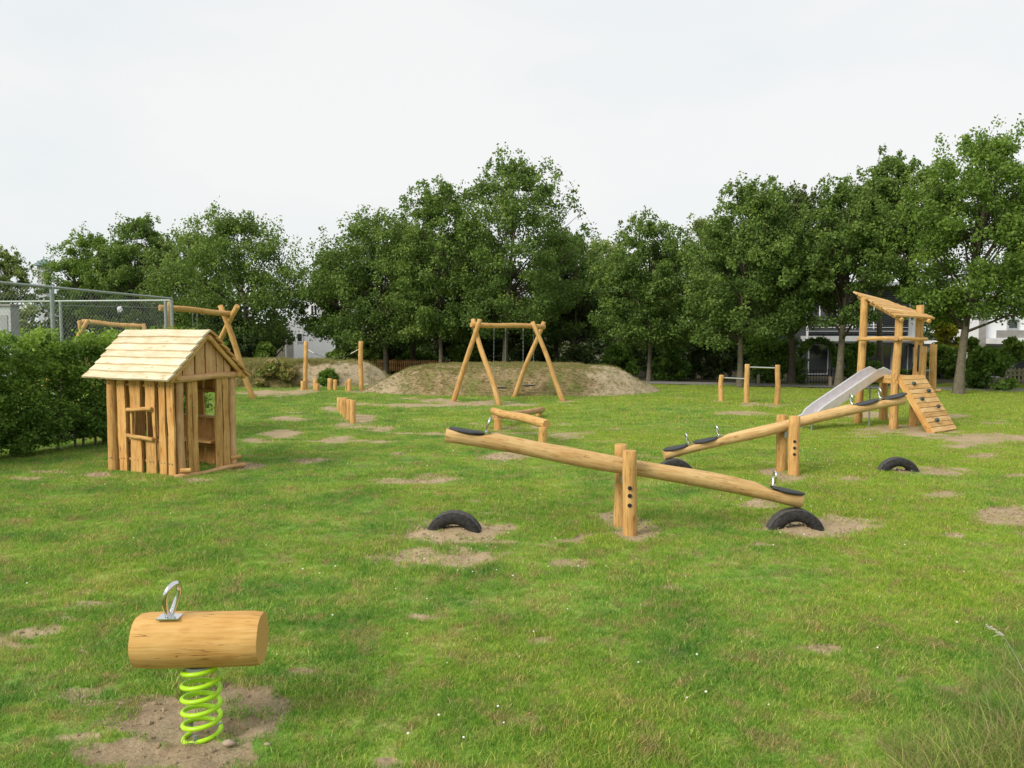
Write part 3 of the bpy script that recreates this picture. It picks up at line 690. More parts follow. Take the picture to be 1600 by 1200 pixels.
tree(868, 0, 345, 110, 44, 520, 'dark_leaf', 'dark tree half hidden at the right flank of the tallest oak', 80, 150, .11, 33, tint0=.55)
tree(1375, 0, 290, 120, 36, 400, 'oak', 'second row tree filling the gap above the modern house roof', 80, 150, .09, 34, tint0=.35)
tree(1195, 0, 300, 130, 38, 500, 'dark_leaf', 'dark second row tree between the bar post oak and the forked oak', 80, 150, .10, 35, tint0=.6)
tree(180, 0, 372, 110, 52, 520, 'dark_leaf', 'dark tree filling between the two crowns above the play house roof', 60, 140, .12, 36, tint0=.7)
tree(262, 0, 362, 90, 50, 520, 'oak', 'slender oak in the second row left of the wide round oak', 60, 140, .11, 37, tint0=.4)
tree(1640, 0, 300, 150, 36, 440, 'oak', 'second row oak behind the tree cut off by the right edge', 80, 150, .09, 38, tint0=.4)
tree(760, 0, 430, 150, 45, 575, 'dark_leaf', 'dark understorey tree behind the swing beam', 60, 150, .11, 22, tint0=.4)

# far wood behind everything: one mass
rr = np.random.default_rng(77); n = 300
ppx = np.concatenate([rr.uniform(-60, 452, 90), rr.uniform(545, 1245, 190), rr.uniform(1425, 1700, 20)]); Yw = rr.uniform(52, 60, n)
cx_ = (ppx - 800) / FPX * Yw; top_ = 2.1 + (518 - 455) / FPX * Yw; cz_ = rr.uniform(-.4, 1, n) * 1.0 * top_ * .95
cz_ = np.where(ppx > 1420, cz_ * .6, cz_)
p, tt = clumps(np.stack([cx_, Yw, cz_], -1), rr.uniform(.9, 1.7, n), rr.uniform(.15, .6, n), 190, rr)
V, F, T = leaf_arrays(p, .17, tt, rr)
tag(npmesh('far_wood', V, F, M['dark_leaf'], None, {'tint': T}), 'dark wood filling the view behind the tree row', kind='stuff')

# bushes and garden shrubs
B_ = [(570, 575, 532, 70, 43, 'lime_leaf', 'bright bush beside the tall rope post'), (530, 575, 545, 60, 42, 'lime_leaf', 'low bright bush in front of the white house'),
 (415, 560, 535, 50, 41, 'lime_leaf', 'small fresh green bush right of the round oak trunk'), (330, 560, 520, 70, 40, 'hedge_leaf', 'dark bush between the play house and the round oak'),
 (650, 575, 549, 100, 46, 'hedge_leaf', 'dome shaped bush behind the picket fence'), (725, 575, 524, 75, 42, 'lime_leaf', 'bright bush in the gap behind the left swing legs'),
 (830, 580, 533, 90, 41, 'dark_leaf', 'dark bush seen between the swing chains'), (900, 580, 540, 90, 40, 'dark_leaf', 'dark bush behind the mound top'),
 (965, 590, 535, 80, 39, 'hedge_leaf', 'green bush behind the sandy end of the mound'), (1050, 600, 535, 70, 36, 'hedge_leaf', 'open branched bush left of the bar posts'),
 (1100, 600, 515, 85, 37.5, 'dark_leaf', 'tall dark bush behind the low bar'), (1478, 560, 486, 66, 39.5, 'yellow_leaf', 'golden yellow shrub right of the tower roof'),
 (1548, 608, 538, 88, 29.5, 'hedge_leaf', 'round dark bush right of the ivy clad trunk'), (1585, 600, 527, 60, 33, 'lime_leaf', 'light green bush at the right edge'),
 (1512, 590, 524, 56, 36, 'lime_leaf', 'bright hedge bush behind the ivy clad trunk'), (1475, 600, 540, 60, 38, 'lime_leaf', 'garden bush seen through the right hand posts'),
 (430, 598, 563, 70, 30.9, 'weed', 'rough weed clump on the front of the left mound'), (512, 600, 578, 34, 31.2, 'hedge_leaf', 'small green weed clump in front of the sandy slope'), (610, 580, 528, 80, 47, 'dark_leaf', 'dark bush behind the picket fence post end'),
 (1010, 575, 500, 110, 45, 'dark_leaf', 'dark tall bush behind the mound oak'), (1140, 585, 490, 90, 44, 'dark_leaf', 'dark tall bush behind the bar post oak'), (1355, 600, 560, 50, 33, 'hedge_leaf', 'garden bush under the house windows'), (1492, 560, 448, 76, 41, 'dark_leaf', 'tall dark bush between the two houses'), (50, 540, 474, 110, 52, 'pale_leaf', 'pale bush behind the wire fence near the left edge'), (0, 0, 0, 0, 0, '', '')]
for i, (px, by, ty, wd, Yd, m, lb) in enumerate(B_[:-1]):
    bush(px, by, ty, wd, Yd, m, lb, seed=i, leaf=.055 + .0012 * Yd, n=24, per=150, group='bushes round the meadow')
# clipped hedges right
bush(1212, 600, 527, 92, 33.5, 'hedge_leaf', 'clipped hedge left of the garden arch', 'hedge', 'hedge', 46, 190, .06, 60, True, .5)
bush(1342, 600, 532, 62, 32.5, 'hedge_leaf', 'clipped hedge between garden arch and climbing tower', 'hedge', 'hedge', 36, 190, .06, 61, True, .5)
bush(660, 575, 562, 90, 44.5, 'dark_leaf', 'low clipped hedge behind the picket fence', 'hedge', 'hedge', 26, 150, .08, 62, True, .4)
bush(1410, 600, 575, 70, 35, 'hedge_leaf', 'low green hedge under the house glass doors', 'hedge', 'hedge', 26, 150, .06, 63, True, .4)

# big near hedge at left
h0 = Vector((-9.6, 11.2, 0)); h1 = Vector((-6.75, 17.3, 0)); hd = (h1 - h0); hl = hd.length; hd.normalize(); hn = Vector((hd.y, -hd.x, 0))
hedge = thing('hedge', 'tall leafy beech hedge running beside the play house at the left', 'hedge', (h0 + h1) / 2)
rr = np.random.default_rng(31); rnd = random.Random(31)
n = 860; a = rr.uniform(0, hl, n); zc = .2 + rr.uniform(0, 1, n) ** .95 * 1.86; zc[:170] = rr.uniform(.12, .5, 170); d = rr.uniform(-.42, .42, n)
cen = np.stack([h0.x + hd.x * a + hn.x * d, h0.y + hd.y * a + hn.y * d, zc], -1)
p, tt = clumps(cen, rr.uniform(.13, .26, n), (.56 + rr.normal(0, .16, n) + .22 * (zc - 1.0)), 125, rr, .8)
k = (p[:, 2] < 2.17 + .05 * fbm(p[:, 0] * 3, p[:, 1] * 3, 2) + rr.normal(0, .03, len(p))) & (p[:, 2] > -.03 + .42 * fbm(p[:, 0] * 4, p[:, 1] * 4, 3) - .05); p, tt = p[k], tt[k]
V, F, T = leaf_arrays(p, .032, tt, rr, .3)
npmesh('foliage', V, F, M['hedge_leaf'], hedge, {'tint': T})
for i in range(24):
    s0 = h0 + hd * (hl * (i + .5 + rnd.uniform(-.4, .4)) / 24) + hn * rnd.uniform(-.12, .12); mb = MB()
    mb.tube([s0 - Vector((0, 0, .1)), s0 + Vector((rnd.uniform(-.05, .05), 0, .5)), s0 + Vector((rnd.uniform(-.1, .1), 0, 1.3))], [.026, .02, .01], 6)
    mb.build('stem', M['bark'], hedge)
mb = MB(); q0, q1 = h0 - hn * .9, h1 - hn * .9
n_ = hn * 1.4
for p_ in (h0 - hn * 2.4, h1 - hn * 2.4, h1 - hn * 1.1, h0 - hn * 1.1): mb.v.append(Vector((p_.x, p_.y, .034)))
mb.face((0, 1, 2, 3)); tag(mb.build('pavement', M['path']), 'grey paving behind the tall hedge', kind='structure')

# ------------------------------------------------------------------ wooden play equipment
def logpath(a, b, bend=.02, n=9, rnd=random):
    a, b = Vector(a), Vector(b); d = b - a; L_ = d.length; d.normalize()
    s = d.cross(Vector((0, 0, 1))); s = s.normalized() if s.length > .1 else Vector((1, 0, 0)); u = s.cross(d)
    p1, p2 = rnd.uniform(0, 6), rnd.uniform(0, 6)
    return [a + (b - a) * (i / n) + (s * math.sin(i / n * 3.6 + p1) + u * math.sin(i / n * 4.4 + p2)) * bend * math.sin(math.pi * i / n) for i in range(n + 1)]
def log(name, a, b, r0, r1=None, m='log', parent=None, bend=.02, seg=16, lump=.05, n=9, label=None, bev=.008):
    r1 = r0 if r1 is None else r1
    p = logpath(a, b, bend, n); rs = [r0 + (r1 - r0) * i / n for i in range(n + 1)]
    rs = [r * (1 + random.uniform(-.025, .025)) for r in rs]
    return MB().tube(p, rs, seg, bev=bev, lump=lump).build(name, M[m], parent, label)
def plug(c, d, r, parent, name='bolt_cap', m='dark'):
    c, d = Vector(c), Vector(d).normalized(); return MB().tube([c - d * .03, c + d * .006], r, 12).build(name, M[m], parent)

# --- tyres
def tyre(c, yaw, label, top=.22):
    t = thing('half_buried_tyre', label, 'tyre', (c.x, c.y, 0), 'tyres half buried in the grass')
    ax = Vector((math.sin(yaw), math.cos(yaw), 0)); rt = Vector((math.cos(yaw), -math.sin(yaw), 0)); cc = Vector((c.x, c.y, top - .30)); up = Vector((0, 0, 1))
    # closed casing section: (radius, offset)
    sec = [(.178, -.055), (.19, -.08), (.225, -.097), (.268, -.099), (.291, -.088), (.299, -.066), (.302, 0), (.299, .066), (.291, .088), (.268, .099), (.225, .097), (.19, .08), (.178, .055), (.18, .04), (.2, .07), (.24, .085), (.27, .07), (.283, .0), (.27, -.07), (.24, -.085), (.2, -.07), (.18, -.04)]
    mb = MB(); ns = 72; k = len(sec)
    for i in range(ns):
        a = 6.28318 * i / ns
        for j, (r, o) in enumerate(sec):
            rr_ = r - (.006 if (4 <= j <= 8 and (i + j) % 3 == 0) else 0) - (.004 if (j in (4, 8) and i % 2) else 0)
            mb.v.append(cc + (rt * math.cos(a) + up * math.sin(a)) * rr_ + ax * o)
    for i in range(ns):
        for j in range(k):
            i2, j2 = (i + 1) % ns, (j + 1) % k
            mb.face((i * k + j, i2 * k + j, i2 * k + j2, i * k + j2), None, True)
    mb.build('casing', M['rubber'], t)
    for off in (-.058, -.03, 0, .03, .058):
        mb = MB(); path = [cc + (rt * math.cos(6.28318 * i / 60) + up * math.sin(6.28318 * i / 60)) * .3 + ax * (off + .004 * (i % 2)) for i in range(60)]
        mb.tube(path, .009, 4, closed=True, smooth=False); mb.build('tread_rib', M['tread'], t)
tyre(TYRES[0], R(4), 'black tyre half buried in sand under the raised left end of the near seesaw', .20)
tyre(TYRES[1], R(2), 'black tyre half buried in sand that the near seesaw beam rests on', .215)
tyre(TYRES[2], R(6), 'black tyre arch standing alone in the grass under the raised end of the far seesaw', .21)
tyre(TYRES[3], R(0), 'black tyre partly hidden behind the near beam, under the lowered end of the far seesaw')

# --- loop handle
def handle(base, fwd, up, parent, h=.155, w_=.05, r=.0115, plate=.05, tilt=.04, name='handle', pdir=None):
    base, fwd, up = Vector(base), Vector(fwd).normalized(), Vector(up).normalized(); side = fwd.cross(up).normalized()
    pts = []
    for i in range(20):
        f = i / 19; a = -math.pi / 2 + .35 + f * (2 * math.pi - .7)
        ww = w_ * (.35 + .65 * min(1, (1 + math.sin(a)) * .62)); pts.append(base + side * (math.cos(a) * ww) + up * (h * .5 * (1 + math.sin(a) * .98)) + fwd * (tilt * h * (1 + math.sin(a)) * .5 * (1 + .5 * math.sin(a))))
    pts = [base + side * pts[0].dot(side) * 0 + side * .012] + pts + [base - side * .012]
    o = MB().tube(pts, r, 10).build(name, M['chrome'], parent)
    if pdir: fwd = Vector(pdir); side = fwd.cross(up).normalized()
    MB().box(base - fwd * plate - side * plate * .75 - up * .002, fwd * 2 * plate, side * 1.5 * plate, up * .006).build('base_plate', M['chrome'], o)
    return o
def padseat(c, fwd, up, parent, l=.19, w_=.12):
    c, fwd, up = Vector(c), Vector(fwd).normalized(), Vector(up).normalized(); side = fwd.cross(up).normalized(); mb = MB(); n = 24
    rings = [(.9, -.012), (1.0, -.004), (1.0, .006), (.93, .014), (.5, .016), (.1, .014)]
    for s, z in rings:
        for k in range(n):
            a = 6.28318 * k / n; q = 1 + .08 * math.cos(a); mb.v.append(c + fwd * (math.cos(a) * l * s) + side * (math.sin(a) * w_ * s * q) + up * (z + .01 * (math.cos(a) > .5) * s))
    for i in range(len(rings) - 1):
        for k in range(n): mb.face((i * n + k, i * n + (k + 1) % n, (i + 1) * n + (k + 1) % n, (i + 1) * n + k), None, True)
    mb.face(tuple(range((len(rings) - 1) * n, len(rings) * n))); mb.face(tuple(range(n))[::-1])
    mb.build('seat', M['seatrubber'], parent)
def seesaw(eL, eR, near, far, r, ztop_n, ztop_f, pr, label, seats, caps, bow, mm='logpale'):
    mid = (near + far) / 2; t = thing('seesaw', label, 'seesaw', (mid.x, mid.y, 0), 'log seesaws')
    n = 22; pts = []; d = (eR - eL); side = Vector((0, 0, 1)).cross(d).normalized() * -1
    dn = d.normalized(); up = side.cross(dn); up = up if up.z > 0 else -up
    cuts = []
    for i in range(n + 1):
        f = i / n; pts.append(eL + d * f + Vector((0, 0, 1)) * (bow * math.sin(math.pi * f) + .012 * math.sin(f * 9 + 1)) )
    mb = MB(); mb.tube(pts, [r * (1 + .05 * math.sin(i * .8 + 1)) * (1.03 if i in (0, n) else 1) for i in range(n + 1)], 20, bev=.012, lump=.035)
    # flatten the seat notches
    for f, kind in seats:
        if kind < 0: continue
        c = eL + d * f + Vector((0, 0, bow * math.sin(math.pi * f)))
        for v in mb.v:
            q = v - c; a = abs(q.dot(dn)); h = q.dot(up)
            if a < .24: lim = r * .55 + max(0, a - .19) * .6
            else: continue
            if h > lim: v -= up * (h - lim)
    mb.build('beam', M[mm], t)
    for f, kind in seats:
        c = eL + d * f + Vector((0, 0, bow * math.sin(math.pi * f)))
        sgn = dn if kind in (1, -1) else -dn
        if kind > 0: padseat(c + up * (r * .55 + .016), sgn, up, t, .19, .115)
        else: handle(c + up * (r * 1.0), sgn, up + dn * (.0), t)
    log('post', near + Vector((0, 0, -.3)), near + Vector((0, 0, ztop_n)), pr * 1.03, pr, 'log', t, .006, 20)
    log('post', far + Vector((0, 0, -.3)), far + Vector((0, 0, ztop_f)), pr, pr * .97, 'log', t, .006, 20)
    ax = (far - near).normalized(); pz = (eL.z + eR.z) / 2 + bow
    MB().tube([near + Vector((0, 0, pz - r - .05)), far + Vector((0, 0, pz - r - .05))], .018, 10).build('axle', M['galv'], t)
    MB().box(mid + Vector((-.04, -.05, pz - r - .10)), (.08, 0, 0), (0, .1, 0), (0, 0, .09)).build('bracket', M['galv'], t)
    vd = Vector((-near.x, -near.y, 0)).normalized()
    for cz in caps:
        dd = Vector((vd.x * .9 + .03, vd.y, 0)).normalized(); plug(near + dd * (pr + .002) + Vector((0, 0, cz)), dd, .022, t)
    return t
# near seesaw: its beam tips down to the right
nA = G(983, 834); fA = G(969, 818)
pA = (nA + fA) / 2
eL = AT(697, 678, pA.y - .05); eR = AT(1252, 781, pA.y + .0)
cap = lambda px, py, Y_: AT(px, py, Y_).z
seesaw(eL, eR, nA, fA, .088, AT(983, 704, nA.y).z, AT(970, 694, fA.y).z, .073, 'near log seesaw with one rubber seat and loop handle at each end',
       [(.055, 1), (.108, -1), (.915, -2), (.957, 2)], [cap(985, 763, nA.y - .08), cap(985, 775, nA.y - .08), cap(985, 790, nA.y - .08)], .02)
nB = G(1240, 741); fB = G(1220, 734.5); pB = (nB + fB) / 2
eL = AT(1037, 711, 12.05); eR = AT(1412, 623, 12.35)
seesaw(eL, eR, nB, fB, .080, AT(1240, 650, nB.y).z, AT(1220, 648, fB.y).z, .080, 'farther log seesaw with two rubber seats and two handles at each end',
       [(.052, 2), (.105, -2), (.175, 2), (.23, -2), (.785, -1), (.845, 1), (.905, -1), (.965, 1)], [cap(1244, 690, nB.y - .08), cap(1244, 700, nB.y - .08), cap(1244, 710, nB.y - .08)], .02)

# --- spring rider
sb = G(316, 1143); sr = thing('spring_rider', 'chunky log rider with steel loop handle on a lime green spring', 'spring rider', (sb.x, sb.y, 0))
n = 190; turns = 5.6; H_ = .397; pts = []
for i in range(n):
    f = i / (n - 1); a = f * turns * 6.28318 + 2.6; rr_ = .094 * (1 - .10 * max(0, f - .85) / .15)
    pts.append(Vector((sb.x + rr_ * math.cos(a), sb.y + rr_ * math.sin(a), -.035 + H_ * (f if .06 < f < .95 else (.06 * (f / .06) ** 2 if f <= .06 else .95 + (f - .95) * .6)))))
MB().tube(pts, .0125, 12).build('spring', M['lime'], sr)
lc = Vector((sb.x + .005, sb.y, .360 + .137)); la = Vector((math.cos(R(3)), math.sin(R(3)), 0)); ls = Vector((-la.y, la.x, 0))
mb = MB(); nl = 14; prof = []
for k in range(36):
    a = 6.28318 * k / 36; x_, y_ = math.cos(a), math.sin(a)
    m8 = 1.0
    for fa in (R(90), R(28), R(152), R(-38), R(218), R(-90)): m8 = min(m8, (.955 if abs(fa - R(90)) < .01 else .972) / max(.01, math.cos(a - fa)) if math.cos(a - fa) > .5 else m8)
    prof.append((x_ * m8, y_ * m8))
for i in range(nl + 1):
    f = i / nl; rr_ = .141 * (1 + .012 * math.sin(f * 5)) * (.95 if i in (0, nl) else 1); c = lc + la * ((f - .5) * .635 * (1.0 if i in (0, nl) else .985))
    for x_, y_ in prof: mb.v.append(c + ls * x_ * rr_ + Vector((0, 0, y_ * rr_)))
for i in range(nl):
    for k in range(36):
        l = (k + 1) % 36; u0 = 3 + i * .05; v0 = k * .0246; mb.face((i * 36 + k, i * 36 + l, i * 36 + 36 + l, i * 36 + 36 + k), [(u0, v0), (u0, v0 + .0246), (u0 + .05, v0 + .0246), (u0 + .05, v0)], True)
for i, rev in ((0, False), (nl, True)):
    q = len(mb.v)
    for k in range(36): mb.v.append(mb.v[i * 36 + k].copy())
    fc = tuple(q + k for k in range(36)); uv = [(200 + .14 * x_, 200 + .14 * y_) for x_, y_ in prof]
    mb.face(fc[::-1] if not rev else fc, uv[::-1] if not rev else uv)
mb.build('log_seat', M['riderlog'], sr)
handle(lc + la * -.14 + Vector((0, 0, .136)) - ls * .045, Vector((.93, -.36, 0)), Vector((.0, 0, 1)), sr, h=.18, w_=.058, r=.0155, plate=.055, tilt=.14, pdir=tuple(la))
for i in range(3):
    a = i * 2.1 + .5; plug((sb.x + .09 * math.cos(a), sb.y + .09 * math.sin(a), .02), (0, 0, 1), .012, sr, 'anchor_bolt', 'galv')
MB().tube([(sb.x, sb.y, -.16), (sb.x, sb.y, -.075)], .09, 20).build('ground_plate', M['galv'], sr)
MB().tube([(sb.x, sb.y, .350), (sb.x, sb.y, .366)], .08, 20).build('top_plate', M['galv'], sr)

# --- pebbles by the rider
for px, py, r_, lb in ((358, 1163, .022, 'reddish pebble in the soil right of the spring'), (128, 1020, .016, 'pale flat chip in the grass left of the log rider'), (418, 1165, .012, 'small stone chip at the right edge of the bare soil')):
    c = G(px, py); c.z = gh(c.x, c.y); mb = MB(); n = 10
    for j in range(5):
        for k in range(n):
            a = 6.283 * k / n; t_ = math.pi * (j + .6) / 5.2; q = r_ * (1 + .2 * math.sin(a * 2 + j)); mb.v.append(c + Vector((q * 1.6 * math.sin(t_) * math.cos(a), q * math.sin(t_) * math.sin(a), .006 - q * .7 * math.cos(t_))))
    for j in range(4):
        for k in range(n): mb.face((j * n + k, j * n + (k + 1) % n, (j + 1) * n + (k + 1) % n, (j + 1) * n + k), None, True)
    mb.face(tuple(range(4 * n, 5 * n))); tag(mb.build('stone', M['stone']), lb, 'stone')

# --- play house
C0 = G(275, 747); th = R(30); E1 = Vector((-math.cos(th), math.sin(th), 0)); E2 = Vector((math.sin(th), math.cos(th), 0)); Zv = Vector((0, 0, 1))
LU, LV = 1.50, 1.10
def HP(u, v, z): return C0 + E1 * u + E2 * v + Zv * z
hut = thing('play_house', 'small wooden play house with pale lapped plank roof and open doorway', 'play house', C0 + E1 * LU / 2 + E2 * LV / 2)
RID, EAV = 2.09, 1.42
def vplank(u0, u1, z0, z1, v, th_=.035, m='plank', name='plank', wav=.008):
    MB().board(HP(u0, v, z0), Zv * (z1 - z0), E1 * (u1 - u0), E2 * th_, wav, 8, .004).build(name, M[m], hut)
def gplank(v0, v1, z0, z1, u, th_=.035, m='log', name='plank', wav=.008):
    MB().board(HP(u, v0, z0), Zv * (z1 - z0), E2 * (v1 - v0), E1 * th_, wav, 8, .004).build(name, M[m], hut)
# camera-left wall (v=0)
for u0, u1 in ((.0, .13), (.175, .315), (1.085, 1.265)): vplank(u0, u1, -.05, EAV + .04, -.02)
vplank(.40, .625, .93, EAV + .04, -.02); vplank(.40, .625, -.05, .52, -.02); vplank(.405, .47, .52, .93, -.016)
vplank(.725, .975, .93, EAV + .04, -.024); vplank(.725, .975, -.05, .52, -.024); vplank(.93, .972, .52, .93, -.02)
log('post', HP(1.41, .0, -.1), HP(1.41, .0, EAV + .02), .085, .08, 'plank', hut, .008)
log('window_sill', HP(.42, -.045, .53), HP(1.02, -.045, .56), .033, .03, 'log', hut, .006); log('window_lintel', HP(.44, -.045, .98), HP(1.0, -.045, .94), .03, .034, 'log', hut, .006)
for z_ in (.18, .5, 1.3): log('wall_rail', HP(.05, .05, z_), HP(1.45, .05, z_ + .01), .028, .03, 'log', hut, .004)
# back wall (v=LV)
for i, (u0, u1, w_) in enumerate(((.02, .2, 0), (.24, .44, 1), (.47, .66, 1), (.70, .88, 0), (.92, 1.1, 1), (1.13, 1.28, 1), (1.32, 1.5, 0))):
    if w_: vplank(u0, u1, -.05, .78, LV - .02); vplank(u0, u1, 1.15, EAV + .04, LV - .02)
    else: vplank(u0, u1, -.05, EAV + .04, LV - .02)
for z_ in (.3, .76, 1.18): log('wall_rail', HP(.05, LV - .06, z_), HP(1.45, LV - .06, z_), .028, .028, 'log', hut, .004)
# far gable wall (u=LU)
for v0, v1 in ((.05, .22), (.25, .4), (.44, .62), (.65, .8), (.84, 1.02)): gplank(v0, v1, -.05, EAV + .02, LU)
for z_ in (.4, 1.25): log('wall_rail', HP(LU - .03, .05, z_), HP(LU - .03, 1.05, z_), .026, .026, 'log', hut, .004)
# doorway gable (u=0)
log('post', HP(.02, .11, -.1), HP(.02, .11, EAV), .06, .055, 'loggrey', hut, .012); log('post', HP(.02, LV - .05, -.1), HP(.02, LV - .05, EAV), .062, .055, 'loggrey', hut, .01)
gplank(.22, .30, -.02, EAV, -.01, .05); gplank(.305, .385, -.02, EAV, -.02, .05)
gplank(.735, .84, -.02, EAV, -.015, .05); gplank(.85, .955, -.02, EAV, -.02, .05)
log('door_lintel', HP(-.03, -.13, EAV + .0), HP(-.03, LV + .12, EAV + .02), .052, .046, 'loggrey', hut, .012)
log('threshold', HP(-.05, -.05, .02), HP(-.07, LV + .10, .035), .042, .036, 'loggrey', hut, .02)
log('stub', HP(-.02, .06, .10), HP(-.13, .16, .10), .035, .035, 'log', hut, .0); log('stub', HP(.0, LV - .12, .16), HP(-.03, LV + .06, .16), .035, .032, 'log', hut, .0)
VM = LV / 2; sl_ = (RID - EAV + .04) / (VM + .12)
def gtop(v): return RID - .05 - abs(v - VM) * sl_
for v0, v1 in ((.02, .13), (.15, .34), (.37, .53), (.555, .73), (.75, .87), (.89, 1.0)):
    q0, q1 = gtop(v0), gtop(v1); z1 = min(q0, q1) ; b0 = EAV + .03
    for uu in (-.02, LU):
        mb = MB(); n_ = 2; a_ = HP(uu, v0, b0); b2 = HP(uu, v1, b0); c_ = HP(uu, v1, max(q1, b0 + .03)); d_ = HP(uu, v0, max(q0, b0 + .03)); k = E1 * .03
        mb.v += [a_, b2, c_, d_, a_ + k, b2 + k, c_ + k, d_ + k]; uo = random.uniform(0, 50)
        UV = {0: (0, 0), 1: (0, .15), 2: (.4, .15), 3: (.4, 0), 4: (0, .03), 5: (0, .18), 6: (.4, .18), 7: (.4, .03)}
        for fc in ((0, 1, 2, 3), (7, 6, 5, 4), (0, 4, 5, 1), (1, 5, 6, 2), (2, 6, 7, 3), (3, 7, 4, 0)): mb.face(fc, [(UV[i][0] + uo, UV[i][1] + uo) for i in fc])
        mb.build('gable_plank', M['loggrey' if uu < 0 else 'log'], hut)
for vv in (-.12, LV + .12):
    for uu in (-.08, LU + .05): log('rafter', HP(uu, vv, EAV - .03), HP(uu, VM, RID - .04), .034, .034, 'log', hut, .006)
log('ridge_pole', HP(-.15, VM, RID - .09), HP(LU + .28, VM, RID - .09), .035, .035, 'log', hut, .006)
for vv in (.0, LV - .0): log('purlin', HP(-.12, vv, EAV + .02), HP(LU + .36, vv, EAV + .0), .04, .036, 'log', hut, .006)
# lapped roof planks, 7 a side
for side in (0, 1):
    vt, ve = VM, (-.16 if side == 0 else LV + .16); top = Vector((0, 0, 0)); zt, ze = RID + .005, EAV - .035
    dv, dz = (ve - vt) / 7, (ze - zt) / 7; sl = E2 * dv + Zv * dz; nrm = (E2 * (-dz if side == 0 else dz) * -1 + Zv * abs(dv)); nrm = (Zv * abs(dv) + E2 * (abs(dz) * (-1 if side == 0 else 1))).normalized()
    for i in range(7):
        o_ = HP(-.14 + random.uniform(-.01, .01), vt, zt) + sl * (i - .12) + nrm * .002
        a_ = E1 * (LU + .47 + random.uniform(-.015, .015)); w_ = sl * 1.2 + nrm * .03
        MB().board(o_, a_, w_, nrm * .03, .0055, 18, .003).build('roof_plank', M['roofplank' if side == 0 else 'log'], hut)
for uu in (.08, .25, .50, .85, 1.17, 1.41):
    for z_ in (.2, 1.32):
        for du in (-.035, .035): plug(HP(uu + du, -.026 - (.06 if uu > 1.3 else 0), z_), -E2, .0075, hut, 'screw', 'galv')
# bench and shelf inside
MB().board(HP(.15, LV - .36, .40), E1 * 1.2, E2 * .24, Zv * .035, .004).build('bench', M['log'], hut)
MB().board(HP(.15, LV - .16, .76), E1 * 1.2, E2 * .1, Zv * .03, .004).build('shelf', M['logpale'], hut)

# --- swings
def swing(name, label, bases, tops, beam, br, lr, seats, cat='swing', ext=.35, m='log', grp='log swing frames'):
    c = sum((Vector(b) for b in bases), Vector()) / len(bases); c.z = 0; t = thing(name, label, cat, c, grp)
    for b, tp in zip(bases, tops): log('leg', Vector(b) - Vector((0, 0, .1)), tp, lr * 1.02, lr * .88, m, t, .035, 14)
    log('crossbeam', beam[0], beam[1], br, br * .93, m, t, .03, 14)
    for f0, f1, zs, sway in seats:
        s = thing_part = None
        ends = []
        for k, f in enumerate((f0, f1)):
            p0 = Vector(beam[0]).lerp(Vector(beam[1]), f) - Vector((0, 0, br)); p1 = Vector((p0.x, p0.y, zs)) + Vector(sway)
            ends.append(p1); mb = MB(); nn = 30; d_ = (p1 - p0)
            # link chain as alternating oval links
            nl_ = int(d_.length / .055)
            for i in range(nl_):
                c_ = p0 + d_ * ((i + .5) / nl_); dz_ = d_.normalized(); sd_ = Vector((1, 0, 0)) if i % 2 else Vector((0, 1, 0))
                mb.tube([c_ + dz_ * (.034 * math.cos(a_ * 1.0472)) + sd_ * (.011 * math.sin(a_ * 1.0472)) for a_ in range(6)], .0045, 4, closed=True)
            mb.build('chain', M['galv'], t); MB().tube([p0 + Vector((0, 0, .03)), p0 - Vector((0, 0, .06))], .02, 8).build('hanger', M['galv'], t)
        if len(ends) == 2:
            d_ = (ends[1] - ends[0]); d_.z = 0; sd_ = Vector((-d_.y, d_.x, 0)).normalized() * .085
            MB().box(ends[0] - sd_ - Vector((0, 0, .02)), d_, sd_ * 2, Vector((0, 0, .035))).build('swing_seat', M['seatrubber'], t)
    return t
b = [G(707, 627), G(781, 633), G(802, 620.5), G(882, 626)]
beam0, beam1 = AT(736, 507, 24.1), AT(851, 511, 25.6)
tops = [AT(751, 498, 24.2) , AT(738, 500, 23.9), AT(848, 502, 25.6), AT(831, 502, 25.5)]
swing('swing', 'log swing with two black seats on chains in front of the mound', b, [AT(750, 499, 24.0), AT(739, 499, 24.35), AT(850, 503, 25.75), AT(832, 503, 25.3)], (beam0, beam1), .08, .078,
      [(.30, .455, .42, (-.02, -.25, 0)), (.695, .84, .44, (0, -.15, 0))])
# nest swing behind the play house
bl = [AT(249, 618, 22.8), AT(283, 622, 24.2)]
for q in bl: q.z = 0
br_ = [G(399, 625), G(318, 618)]
swing('swing', 'taller log swing frame behind the play house with one hanging chain', [G(235, 630), G(288, 622), G(398, 624), G(300, 616)],
      [AT(267, 470, 23.4), AT(261, 474, 23.6), AT(344, 477, 25.2), AT(371, 478, 24.9)], (AT(249, 481, 23.4), AT(362, 490, 25.2)), .088, .09,
      [(.44, .5, .5, (0, 0, 0))])
# third log frame beyond the fence
swing('swing', 'far log swing frame glimpsed through the wire fence at the left', [Vector((-17.3, 30, 0)), Vector((-16.2, 31.6, 0)), Vector((-14.7, 32, 0)), Vector((-13.3, 31, 0))],
      [AT(138, 500, 30.5), AT(124, 501, 31), AT(207, 505, 31.6), AT(224, 506, 31.2)], (AT(128, 502, 30.7), AT(226, 510, 31.5)), .09, .09, [])

